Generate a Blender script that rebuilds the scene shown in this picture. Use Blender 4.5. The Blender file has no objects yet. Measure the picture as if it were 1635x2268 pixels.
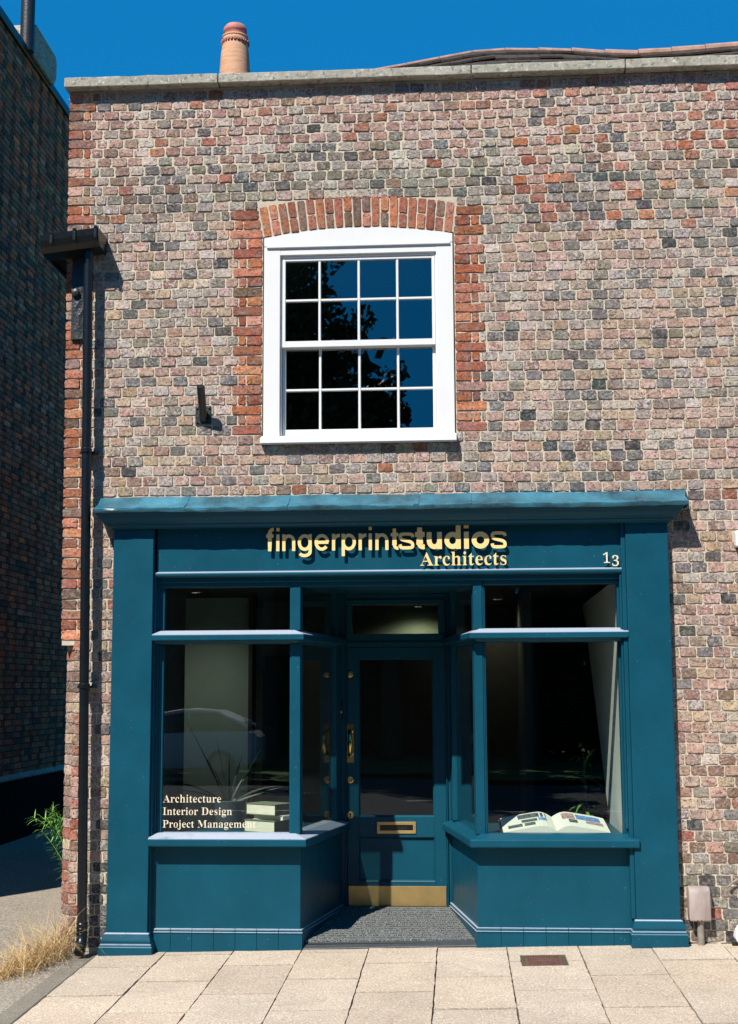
import bpy, bmesh, math, random
from mathutils import Vector, Matrix
from math import sin, cos, pi, radians, sqrt

random.seed(7)
S = bpy.context.scene
COL = S.collection

# ------------------------------------------------------------------ settings
SUN_STR = 5.0
SKY_STR = 0.10
SKY_GAMMA = 0.12
SKY_TINT = (0.046, 1.43, 3.5)
EXPOSURE = 0.42
BLUE = (0.005, 0.069, 0.110)
LEAD = (0.034, 0.150, 0.210)
SLAB = (0.62, 0.51, 0.395)
LAMP = (12, 7, 13)
THIN = 0.015

# ------------------------------------------------------------------ camera
cam_d = bpy.data.cameras.new('camera')
cam = bpy.data.objects.new('camera', cam_d)
COL.objects.link(cam)
cam_d.sensor_fit = 'VERTICAL'
cam_d.sensor_height = 24.0
cam_d.lens = 24.0 * 2976.3 / 2268.0
cam_d.clip_start = 0.05
cam_d.clip_end = 3000.0
FW = Vector((-0.06511873, 0.98922379, 0.13113292))
RT = Vector((0.99779124, 0.06627648, -0.00447921))
UP = Vector((0.01312197, -0.13055159, 0.99135468))
cam.matrix_world = Matrix(((RT.x, UP.x, -FW.x, 0.0), (RT.y, UP.y, -FW.y, -9.5),
                           (RT.z, UP.z, -FW.z, 1.75), (0, 0, 0, 1)))
S.camera = cam

# ------------------------------------------------------------------ light
SUN_DIR = Vector((0.53, 1.0, -1.33)).normalized()
EL = math.asin(-SUN_DIR.z)
AZ = math.atan2(-SUN_DIR.x, -SUN_DIR.y)
W = bpy.data.worlds.new('World')
S.world = W
W.use_nodes = True
wn = W.node_tree
wn.nodes.clear()
sky = wn.nodes.new('ShaderNodeTexSky')
sky.sky_type = 'NISHITA'
sky.sun_disc = False
sky.sun_elevation = EL
sky.sun_rotation = AZ % (2 * pi)
sky.altitude = 0
sky.air_density = 0.9
sky.dust_density = 0.2
sky.ozone_density = 4.0
gm = wn.nodes.new('ShaderNodeGamma')
gm.inputs['Gamma'].default_value = SKY_GAMMA
hs = wn.nodes.new('ShaderNodeMix'); hs.data_type = 'RGBA'; hs.blend_type = 'MULTIPLY'
hs.inputs[0].default_value = 1.0
hs.inputs[7].default_value = (*SKY_TINT, 1)
bg = wn.nodes.new('ShaderNodeBackground')
bg.inputs['Strength'].default_value = SKY_STR
wo = wn.nodes.new('ShaderNodeOutputWorld')
wn.links.new(sky.outputs['Color'], gm.inputs['Color'])
wn.links.new(gm.outputs['Color'], hs.inputs[6])
wn.links.new(hs.outputs[2], bg.inputs['Color'])
wn.links.new(bg.outputs['Background'], wo.inputs['Surface'])
sl = bpy.data.lights.new('sun', 'SUN')
sl.energy = SUN_STR
sl.angle = radians(0.5)
sl.color = (1.0, 0.95, 0.87)
so = bpy.data.objects.new('sun', sl)
COL.objects.link(so)
so.rotation_euler = SUN_DIR.to_track_quat('-Z', 'Y').to_euler()
so.location = (-8, -14, 20)

S.view_settings.view_transform = 'Standard'
S.view_settings.look = 'None'
S.view_settings.gamma = 1.0
S.view_settings.use_curve_mapping = False
S.view_settings.exposure = EXPOSURE
S.cycles.max_bounces = 10
S.cycles.transparent_max_bounces = 16
S.cycles.caustics_reflective = False
S.cycles.caustics_refractive = False
S.cycles.sample_clamp_indirect = 4.0

# ------------------------------------------------------------------ helpers
def lin(r, g, b, k=1.0):
    def f(c):
        c /= 255.0
        return (c / 12.92 if c <= 0.04045 else ((c + 0.055) / 1.055) ** 2.4)
    return (f(r) * k, f(g) * k, f(b) * k)

def tag(o, label=None, cat=None, group=None, kind=None):
    if label: o['label'] = label
    if cat: o['category'] = cat
    if group: o['group'] = group
    if kind: o['kind'] = kind
    return o

def empty(name, loc=(0, 0, 0), label=None, cat=None, group=None):
    o = bpy.data.objects.new(name, None)
    COL.objects.link(o)
    o.location = loc
    o.empty_display_size = 0.1
    return tag(o, label, cat, group)

class MB:
    def __init__(s):
        s.v = []; s.f = []; s.c = []
    def add(s, vs, fs, col=None):
        n = len(s.v)
        s.v += [tuple(q) for q in vs]
        s.f += [tuple(i + n for i in f) for f in fs]
        s.c += [col if col else (0.5, 0.5, 0.5, 0.5)] * len(vs)
        return s
    def box(s, x0, x1, y0, y1, z0, z1, col=None):
        return s.add([(x0, y0, z0), (x1, y0, z0), (x1, y1, z0), (x0, y1, z0),
                      (x0, y0, z1), (x1, y0, z1), (x1, y1, z1), (x0, y1, z1)],
                     [(0, 3, 2, 1), (4, 5, 6, 7), (0, 1, 5, 4), (1, 2, 6, 5), (2, 3, 7, 6), (3, 0, 4, 7)], col)
    def obox(s, c, ax, ay, az, hx, hy, hz, col=None):
        c = Vector(c); ax = Vector(ax).normalized(); ay = Vector(ay).normalized(); az = Vector(az).normalized()
        vs = []
        for sz in (-1, 1):
            for sx, sy in ((-1, -1), (1, -1), (1, 1), (-1, 1)):
                vs.append(c + ax * hx * sx + ay * hy * sy + az * hz * sz)
        return s.add(vs, [(0, 3, 2, 1), (4, 5, 6, 7), (0, 1, 5, 4), (1, 2, 6, 5), (2, 3, 7, 6), (3, 0, 4, 7)], col)
    def prism_y(s, poly, y0, y1, col=None):          # poly in (x,z), counter-clockwise seen from -y
        n = len(poly)
        vs = [(x, y0, z) for x, z in poly] + [(x, y1, z) for x, z in poly]
        fs = [tuple(range(n)), tuple(range(2 * n - 1, n - 1, -1))]
        fs += [(i, i + n, (i + 1) % n + n, (i + 1) % n) for i in range(n)]
        return s.add(vs, fs, col)
    def prism_z(s, poly, z0, z1, col=None):          # poly in (x,y); z0/z1 numbers or functions
        n = len(poly)
        g0 = z0 if callable(z0) else (lambda x, y: z0)
        g1 = z1 if callable(z1) else (lambda x, y: z1)
        vs = [(x, y, g0(x, y)) for x, y in poly] + [(x, y, g1(x, y)) for x, y in poly]
        fs = [tuple(range(n - 1, -1, -1)), tuple(range(n, 2 * n))]
        fs += [(i, (i + 1) % n, (i + 1) % n + n, i + n) for i in range(n)]
        return s.add(vs, fs, col)
    def prism_x(s, poly, x0, x1, col=None):          # poly in (y,z)
        n = len(poly)
        vs = [(x0, y, z) for y, z in poly] + [(x1, y, z) for y, z in poly]
        fs = [tuple(range(n - 1, -1, -1)), tuple(range(n, 2 * n))]
        fs += [(i, (i + 1) % n, (i + 1) % n + n, i + n) for i in range(n)]
        return s.add(vs, fs, col)
    def tube(s, pts, r, n=12, cap=True, col=None):
        pts = [Vector(q) for q in pts]
        rs = r if isinstance(r, (list, tuple)) else [r] * len(pts)
        vs = []; fs = []
        up = None
        for i, q in enumerate(pts):
            d = (pts[min(i + 1, len(pts) - 1)] - pts[max(i - 1, 0)]).normalized()
            if up is None:
                up = d.orthogonal().normalized()
            a = (up - d * up.dot(d)).normalized(); up = a
            b = d.cross(a)
            for k in range(n):
                t = 2 * pi * k / n
                vs.append(q + a * cos(t) * rs[i] + b * sin(t) * rs[i])
        for i in range(len(pts) - 1):
            for k in range(n):
                k2 = (k + 1) % n
                fs.append((i * n + k, i * n + k2, (i + 1) * n + k2, (i + 1) * n + k))
        if cap:
            fs.append(tuple(range(n - 1, -1, -1)))
            fs.append(tuple(range((len(pts) - 1) * n, len(pts) * n)))
        return s.add(vs, fs, col)
    def lathe(s, prof, c, n=24, axis='z', col=None):  # prof list of (r, h)
        vs = []; fs = []
        for r, h in prof:
            for k in range(n):
                t = 2 * pi * k / n
                if axis == 'z': vs.append((c[0] + r * cos(t), c[1] + r * sin(t), c[2] + h))
                elif axis == 'y': vs.append((c[0] + r * cos(t), c[1] + h, c[2] - r * sin(t)))
                else: vs.append((c[0] + h, c[1] + r * cos(t), c[2] + r * sin(t)))
        for i in range(len(prof) - 1):
            for k in range(n):
                k2 = (k + 1) % n
                fs.append((i * n + k, i * n + k2, (i + 1) * n + k2, (i + 1) * n + k))
        fs.append(tuple(range(n - 1, -1, -1)))
        fs.append(tuple(range((len(prof) - 1) * n, len(prof) * n)))
        return s.add(vs, fs, col)
    def sweep(s, path, prof, col=None):              # path in (x,y), outward = right of travel; prof closed list (o,z)
        P = [Vector(q) for q in path]
        n = len(P); m = len(prof)
        dirs = [(P[i + 1] - P[i]).normalized() for i in range(n - 1)]
        nor = [Vector((d.y, -d.x)) for d in dirs]
        vs = []
        for i in range(n):
            if i == 0: mv = nor[0]
            elif i == n - 1: mv = nor[-1]
            else:
                a = nor[i - 1] + nor[i]
                mv = a / (1 + nor[i - 1].dot(nor[i]))
            for o, z in prof:
                q = P[i] + mv * o
                vs.append((q.x, q.y, z))
        fs = []
        for i in range(n - 1):
            for k in range(m):
                k2 = (k + 1) % m
                fs.append((i * m + k, i * m + k2, (i + 1) * m + k2, (i + 1) * m + k))
        fs.append(tuple(range(m - 1, -1, -1)))
        fs.append(tuple(range((n - 1) * m, n * m)))
        return s.add(vs, fs, col)
    def build(s, name, mat, parent=None, bevel=0.0, seg=1, smooth=False, col=False, recalc=True, loc=None, doubles=False):
        me = bpy.data.meshes.new(name)
        me.from_pydata(s.v, [], s.f)
        me.update()
        if col:
            at = me.color_attributes.new('Col', 'FLOAT_COLOR', 'POINT')
            flat = []
            for c in s.c: flat += list(c)
            at.data.foreach_set('color', flat)
        if bevel > 0 or recalc:
            bm = bmesh.new(); bm.from_mesh(me)
            if doubles: bmesh.ops.remove_doubles(bm, verts=bm.verts, dist=1e-5)
            if recalc: bmesh.ops.recalc_face_normals(bm, faces=bm.faces)
            if bevel > 0:
                es = [e for e in bm.edges if len(e.link_faces) == 2 and e.calc_face_angle(0) > 0.5]
                bmesh.ops.bevel(bm, geom=es, offset=bevel, segments=seg, profile=0.5, affect='EDGES', clamp_overlap=True)
            bm.to_mesh(me); bm.free()
        if smooth:
            for q in me.polygons: q.use_smooth = True
            try: me.set_sharp_from_angle(angle=radians(35))
            except Exception: pass
        me.materials.append(mat)
        o = bpy.data.objects.new(name, me)
        COL.objects.link(o)
        if parent is not None:
            o.parent = parent
            o.matrix_parent_inverse = Matrix.Translation(-Vector(world_loc(parent)))
        return o

def world_loc(o):
    l = Vector(o.location)
    return l if o.parent is None else l

# ------------------------------------------------------------------ materials
def nodes_of(name):
    m = bpy.data.materials.new(name)
    m.use_nodes = True
    nt = m.node_tree
    b = nt.nodes['Principled BSDF']
    return m, nt, b

def N(nt, t, **kw):
    n = nt.nodes.new(t)
    for k, v in kw.items():
        if k in ('blend_type', 'data_type', 'operation', 'attribute_name', 'feature', 'noise_dimensions', 'bands_direction', 'wave_type'):
            setattr(n, k, v)
        else:
            n.inputs[k].default_value = v
    return n

def coords(nt):
    return nt.nodes.new('ShaderNodeTexCoord').outputs['Object']

def noise(nt, co, scale, detail=4, rough=0.55, lo=None, hi=None, stretch=None):
    if stretch:
        mp = nt.nodes.new('ShaderNodeMapping'); mp.inputs['Scale'].default_value = stretch
        nt.links.new(co, mp.inputs['Vector']); co = mp.outputs['Vector']
    n = N(nt, 'ShaderNodeTexNoise', Scale=scale, Detail=detail, Roughness=rough)
    nt.links.new(co, n.inputs['Vector'])
    out = n.outputs['Fac']
    if lo is not None:
        r = nt.nodes.new('ShaderNodeMapRange')
        r.inputs['From Min'].default_value = lo; r.inputs['From Max'].default_value = hi
        nt.links.new(out, r.inputs['Value']); out = r.outputs['Result']
    return out

def mixc(nt, fac, a, b, mode='MIX'):
    m = nt.nodes.new('ShaderNodeMix'); m.data_type = 'RGBA'; m.blend_type = mode
    for inp, val in ((m.inputs[0], fac), (m.inputs[6], a), (m.inputs[7], b)):
        if hasattr(val, 'links') or hasattr(val, 'is_linked'): nt.links.new(val, inp)
        elif isinstance(val, (int, float)): inp.default_value = val
        else: inp.default_value = (*val[:3], 1)
    return m.outputs[2]

def bump(nt, b, h, strength, dist=0.01):
    n = nt.nodes.new('ShaderNodeBump')
    n.inputs['Strength'].default_value = strength; n.inputs['Distance'].default_value = dist
    nt.links.new(h, n.inputs['Height']); nt.links.new(n.outputs['Normal'], b.inputs['Normal'])

def mul(nt, a, k):
    m = nt.nodes.new('ShaderNodeMath'); m.operation = 'MULTIPLY'; m.use_clamp = True
    nt.links.new(a, m.inputs[0])
    if isinstance(k, (int, float)): m.inputs[1].default_value = k
    else: nt.links.new(k, m.inputs[1])
    return m.outputs[0]

def simple(name, c, rough=0.6, metal=0.0, var=0.15, scale=12, bmp=0.0, bscale=60, spec=0.5, stretch=None):
    m, nt, b = nodes_of(name)
    co = coords(nt)
    f = noise(nt, co, scale, 5, 0.6, 0.3, 0.7, stretch)
    dark = tuple(q * (1 - var) for q in c); light = tuple(min(1, q * (1 + var)) for q in c)
    nt.links.new(mixc(nt, f, dark, light), b.inputs['Base Color'])
    b.inputs['Roughness'].default_value = rough
    b.inputs['Metallic'].default_value = metal
    b.inputs['Specular IOR Level'].default_value = spec
    if bmp: bump(nt, b, noise(nt, co, bscale, 4), bmp, 0.004)
    return m

def brick_mat(name, k=1.0, flake=1.0):
    m, nt, b = nodes_of(name)
    co = coords(nt)
    at = nt.nodes.new('ShaderNodeVertexColor'); at.layer_name = 'Col'
    base = at.outputs['Color']; amt = at.outputs['Alpha']
    # grey and pink run into each other inside one brick
    mot = noise(nt, co, 15, 4, 0.6, 0.50, 0.66)
    base2 = mixc(nt, mul(nt, mot, 0.55), base, (0.22 * k, 0.205 * k, 0.195 * k))
    mot2 = noise(nt, co, 11, 4, 0.6, 0.60, 0.74)
    base2 = mixc(nt, mul(nt, mot2, 0.40), base2, (0.38 * k, 0.235 * k, 0.17 * k))
    tone = noise(nt, co, 38, 6, 0.7, 0.28, 0.72)
    c1 = mixc(nt, tone, (0.50, 0.48, 0.47), (1.45, 1.45, 1.45))
    c1 = mixc(nt, 1.0, base2, c1, 'MULTIPLY')
    # pale flaking / bloom with a ragged edge
    fl = noise(nt, co, 52, 6, 0.75, 0.50, 0.57)
    c2 = mixc(nt, mul(nt, fl, amt), c1, (0.60 * k, 0.54 * k, 0.51 * k))
    # dark pits and soot specks
    pit = noise(nt, co, 64, 5, 0.7, 0.56, 0.61)
    c3 = mixc(nt, mul(nt, pit, 0.85), c2, (0.04, 0.036, 0.032))
    soot = noise(nt, co, 1.3, 5, 0.65, 0.52, 0.78)
    c4 = mixc(nt, mul(nt, soot, 0.38), c3, (0.07, 0.065, 0.06))
    nt.links.new(c4, b.inputs['Base Color'])
    b.inputs['Roughness'].default_value = 0.85
    b.inputs['Specular IOR Level'].default_value = 0.3
    bump(nt, b, noise(nt, co, 60, 6, 0.75), 0.9, 0.006)
    return m

def mortar_mat(name, c):
    m, nt, b = nodes_of(name)
    co = coords(nt)
    f = noise(nt, co, 9, 6, 0.7, 0.3, 0.75)
    g = noise(nt, co, 160, 3, 0.6, 0.35, 0.7)
    c1 = mixc(nt, f, tuple(q * 1.15 for q in c), tuple(q * 0.62 for q in c))
    c2 = mixc(nt, mul(nt, g, 0.5), c1, tuple(q * 0.45 for q in c))
    nt.links.new(c2, b.inputs['Base Color'])
    b.inputs['Roughness'].default_value = 0.95
    bump(nt, b, noise(nt, co, 90, 5, 0.7), 0.6, 0.006)
    return m

def paint_mat(name, c, rough=0.36, dirt=0.25, chips=True, bmp=0.12, top_sheen=0.0, spec=0.17):
    m, nt, b = nodes_of(name)
    co = coords(nt)
    f = noise(nt, co, 3.2, 6, 0.6, 0.3, 0.72)
    c1 = mixc(nt, f, tuple(q * (1 - dirt) for q in c), tuple(q * (1 + dirt * 0.8) for q in c))
    if chips:
        ch = noise(nt, co, 85, 2, 0.5, 0.75, 0.765)
        c1 = mixc(nt, mul(nt, ch, 0.7), c1, (0.35, 0.42, 0.45))
        st = noise(nt, co, 7, 6, 0.75, 0.62, 0.80, (1, 1, 0.25))
        c1 = mixc(nt, mul(nt, st, 0.12), c1, (0.10, 0.16, 0.17))
    if top_sheen:      # bright sunlit sheen painted into the colour of upward faces
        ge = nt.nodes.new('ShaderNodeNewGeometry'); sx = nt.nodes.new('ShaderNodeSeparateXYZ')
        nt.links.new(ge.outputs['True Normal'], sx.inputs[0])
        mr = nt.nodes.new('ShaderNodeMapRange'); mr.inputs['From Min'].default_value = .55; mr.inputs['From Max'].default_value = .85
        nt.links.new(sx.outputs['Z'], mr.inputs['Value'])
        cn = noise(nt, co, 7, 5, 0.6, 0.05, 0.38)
        c1 = mixc(nt, mul(nt, mul(nt, mr.outputs['Result'], cn), top_sheen), c1, (0.36, 0.41, 0.49))
    nt.links.new(c1, b.inputs['Base Color'])
    r = noise(nt, co, 6, 4, 0.6)
    mr = nt.nodes.new('ShaderNodeMapRange'); mr.inputs['To Min'].default_value = rough - 0.10; mr.inputs['To Max'].default_value = rough + 0.14
    nt.links.new(r, mr.inputs['Value']); nt.links.new(mr.outputs['Result'], b.inputs['Roughness'])
    b.inputs['Specular IOR Level'].default_value = spec
    hb = nt.nodes.new('ShaderNodeMath'); hb.operation = 'ADD'
    nt.links.new(noise(nt, co, 26, 5, 0.6), hb.inputs[0]); nt.links.new(noise(nt, co, 34, 3, 0.6, stretch=(1, 1, .08)), hb.inputs[1])
    bump(nt, b, hb.outputs[0], bmp, 0.006)
    return m

def glass_mat(name, ior, tint, rough=0.0):
    m = bpy.data.materials.new(name); m.use_nodes = True
    nt = m.node_tree; nt.nodes.clear()
    out = nt.nodes.new('ShaderNodeOutputMaterial')
    tr = N(nt, 'ShaderNodeBsdfTransparent', Color=(*tint, 1))
    gl = N(nt, 'ShaderNodeBsdfGlossy', Color=(1, 1, 1, 1), Roughness=rough)
    fr = N(nt, 'ShaderNodeFresnel', IOR=ior)
    ge = nt.nodes.new('ShaderNodeNewGeometry')      # thin sheet: the far face reflects like the near one
    mr = nt.nodes.new('ShaderNodeMapRange'); mr.inputs['To Min'].default_value = ior; mr.inputs['To Max'].default_value = 1 / ior
    nt.links.new(ge.outputs['Backfacing'], mr.inputs['Value']); nt.links.new(mr.outputs['Result'], fr.inputs['IOR'])
    co = coords(nt)
    bp = nt.nodes.new('ShaderNodeBump'); bp.inputs['Strength'].default_value = 0.05; bp.inputs['Distance'].default_value = 0.004
    nt.links.new(noise(nt, co, 3.0, 2, 0.4), bp.inputs['Height'])
    nt.links.new(bp.outputs['Normal'], gl.inputs['Normal'])
    mx = nt.nodes.new('ShaderNodeMixShader')
    nt.links.new(fr.outputs[0], mx.inputs[0]); nt.links.new(tr.outputs[0], mx.inputs[1]); nt.links.new(gl.outputs[0], mx.inputs[2])
    nt.links.new(mx.outputs[0], out.inputs['Surface'])
    return m

M = {}
M['brick'] = brick_mat('weathered_brick')
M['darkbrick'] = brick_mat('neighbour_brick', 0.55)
M['mortar'] = mortar_mat('lime_mortar', (0.68, 0.585, 0.45))
M['darkmortar'] = mortar_mat('dark_mortar', (0.08, 0.07, 0.06))
M['blue'] = paint_mat('blue_paint', BLUE, dirt=.14)
M['sheenblue'] = paint_mat('blue_paint_sheen_tops', BLUE, dirt=.14, top_sheen=1.0)  # blue paint whose ledge tops have the sun's glare coloured in
M['lead'] = paint_mat('painted_lead', LEAD, 0.30, 0.75, True, 0.9, top_sheen=.0, spec=.6)
M['white'] = paint_mat('white_paint', (0.73, 0.73, 0.72), 0.4, 0.03, False, 0.05)
def stone_mat():
    m, nt, b = nodes_of('lichened_stone')
    co = coords(nt)
    c1 = mixc(nt, noise(nt, co, 5, 6, .7, .32, .68), (.30, .28, .225), (.47, .44, .37))
    c1 = mixc(nt, mul(nt, noise(nt, co, 24, 5, .7, .54, .62), .75), c1, (.11, .105, .085))
    c1 = mixc(nt, mul(nt, noise(nt, co, 31, 5, .7, .57, .64), .8), c1, (.66, .63, .55))
    c1 = mixc(nt, mul(nt, noise(nt, co, 9, 5, .7, .56, .72), .45), c1, (.20, .185, .09))
    nt.links.new(c1, b.inputs['Base Color']); b.inputs['Roughness'].default_value = .95
    bump(nt, b, noise(nt, co, 50, 6, .75), .9, .008)
    return m
M['stone'] = stone_mat()
M['black'] = simple('black_paint', (0.006, 0.008, 0.010), 0.30, 0, 0.4, 20, 0.3, 40)
M['iron'] = simple('painted_iron', (0.02, 0.024, 0.028), 0.38, 0, 0.4, 30, 0.9, 70)
M['brass'] = simple('brass', (0.80, 0.56, 0.22), 0.16, 1.0, 0.08, 14)
M['dullbrass'] = simple('brushed_brass', (0.60, 0.42, 0.17), 0.42, 0.75, 0.12, 9, 0.05, 200)
M['gold'] = simple('gilt_letter', (0.90, 0.64, 0.26), 0.5, 0.0, 0.06, 8)
M['cream'] = simple('cream_letter', (0.78, 0.68, 0.50), 0.6, 0, 0.04, 8)
M['shopglass'] = glass_mat('shop_glass', 1.60, (0.93, 0.96, 0.94))
M['sashglass'] = glass_mat('sash_glass', 2.25, (0.75, 0.8, 0.82))
M['terracotta'] = simple('terracotta', (0.60, 0.33, 0.19), 0.8, 0, 0.22, 8, 0.3, 40, stretch=(1, 1, 6))
M['pinkclay'] = simple('pink_clay', (0.50, 0.19, 0.15), 0.75, 0, 0.2, 14, 0.2, 50)
M['mosstile'] = simple('mossy_tile', (0.042, 0.032, 0.026), 0.95, 0, 0.5, 18, 0.6, 40)
M['ridgetile'] = simple('ridge_tile', (0.36, 0.22, 0.165), 0.9, 0, 0.3, 12, 0.4, 40)
M['grout'] = mortar_mat('pavement_joint', (0.10, 0.08, 0.045))
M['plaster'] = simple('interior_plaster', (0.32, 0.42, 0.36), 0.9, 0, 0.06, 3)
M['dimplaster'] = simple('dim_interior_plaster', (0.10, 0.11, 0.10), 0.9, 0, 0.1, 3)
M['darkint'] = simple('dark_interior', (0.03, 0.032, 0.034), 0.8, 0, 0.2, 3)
M['reveal'] = simple('white_reveal', (0.62, 0.65, 0.60), 0.7, 0, 0.06, 4)
M['paper'] = simple('paper', (0.82, 0.80, 0.70), 0.8, 0, 0.05, 60)
M['pageedge'] = simple('page_edge', (0.86, 0.79, 0.62), 0.85, 0, 0.18, 40, 0.3, 90, stretch=(0.3, 0.3, 9))
M['clothgreen'] = simple('green_book_cloth', (0.16, 0.19, 0.11), 0.8, 0, 0.2, 30)
M['clothblack'] = simple('black_book_cloth', (0.02, 0.025, 0.025), 0.7, 0, 0.2, 30)
M['photoblue'] = simple('printed_blue', (0.16, 0.30, 0.60), 0.5, 0, 0.7, 30)
M['photogrey'] = simple('printed_grey', (0.10, 0.13, 0.14), 0.5, 0, 0.9, 40)
M['photowarm'] = simple('printed_warm', (0.45, 0.30, 0.28), 0.5, 0, 0.6, 34)
M['leaf'] = simple('weed_leaf', (0.13, 0.30, 0.05), 0.5, 0, 0.5, 9)
M['darkleaf'] = simple('pot_plant_leaf', (0.008, 0.018, 0.011), 0.45, 0, 0.4, 9)
M['straw'] = simple('dry_straw', (0.58, 0.40, 0.18), 0.8, 0, 0.35, 14)
M['treeleaf'] = simple('tree_leaf', (0.030, 0.055, 0.014), 0.6, 0, 0.5, 3)
M['bark'] = simple('bark', (0.09, 0.07, 0.05), 0.9, 0, 0.3, 9, 0.6, 20)
M['pot'] = simple('plant_pot', (0.05, 0.07, 0.085), 0.5, 0, 0.1, 9)
M['rubber'] = simple('rubber', (0.012, 0.012, 0.013), 0.5, 0, 0.2, 9)
M['greyplastic'] = simple('weathered_plastic', (0.34, 0.275, 0.25), 0.55, 0, 0.22, 14, 0.15, 60, stretch=(1, 1, 0.4))
M['pipegrey'] = simple('grey_pipe', (0.25, 0.22, 0.19), 0.6, 0, 0.25, 20)
M['whiteplastic'] = simple('white_plastic', (0.78, 0.78, 0.76), 0.4, 0, 0.03, 9)
M['carwhite'] = simple('car_paint', (0.80, 0.80, 0.82), 0.2, 0, 0.02, 3)
M['carglass'] = simple('car_glass', (0.015, 0.018, 0.02), 0.06, 0, 0.1, 3)
M['alloy'] = simple('alloy', (0.45, 0.45, 0.47), 0.3, 0.9, 0.05, 3)
M['grass'] = simple('verge_grass', (0.10, 0.15, 0.04), 0.9, 0, 0.5, 2)
M['linewhite'] = simple('road_paint', (0.72, 0.72, 0.68), 0.7, 0, 0.1, 20)

def ground_mat(name, c, speck, sc=120):
    m, nt, b = nodes_of(name)
    co = coords(nt)
    at = nt.nodes.new('ShaderNodeVertexColor'); at.layer_name = 'Col'
    big = noise(nt, co, 1.6, 6, 0.65, 0.3, 0.72)
    c1 = mixc(nt, big, tuple(q * 0.80 for q in c), tuple(q * 1.10 for q in c))
    fine = noise(nt, co, sc, 3, 0.6, 0.40, 0.62)
    c2 = mixc(nt, mul(nt, fine, speck), c1, tuple(q * 0.34 for q in c))
    f2 = noise(nt, co, sc * 0.8, 2, 0.5, 0.60, 0.68)
    c3 = mixc(nt, mul(nt, f2, 0.5), c2, tuple(min(1, q * 1.6) for q in c))
    st = noise(nt, co, 4.5, 6, 0.7, 0.58, 0.75)
    c4 = mixc(nt, mul(nt, st, 0.22), c3, (0.09, 0.075, 0.055))
    c5 = mixc(nt, 1.0, c4, at.outputs['Color'], 'MULTIPLY')
    nt.links.new(c5, b.inputs['Base Color'])
    b.inputs['Roughness'].default_value = 0.92
    b.inputs['Specular IOR Level'].default_value = 0.25
    bump(nt, b, noise(nt, co, sc, 4, 0.7), 0.7, 0.004)
    return m
M['slab'] = ground_mat('paving_slab', SLAB, 0.6, 90)
M['tarmac'] = ground_mat('alley_tarmac', (0.40, 0.345, 0.275), 0.8, 60)
M['road'] = ground_mat('road_tarmac', (0.12, 0.12, 0.117), 0.6, 60)
M['concrete'] = ground_mat('edging_concrete', (0.27, 0.24, 0.19), 0.6, 110)

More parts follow.
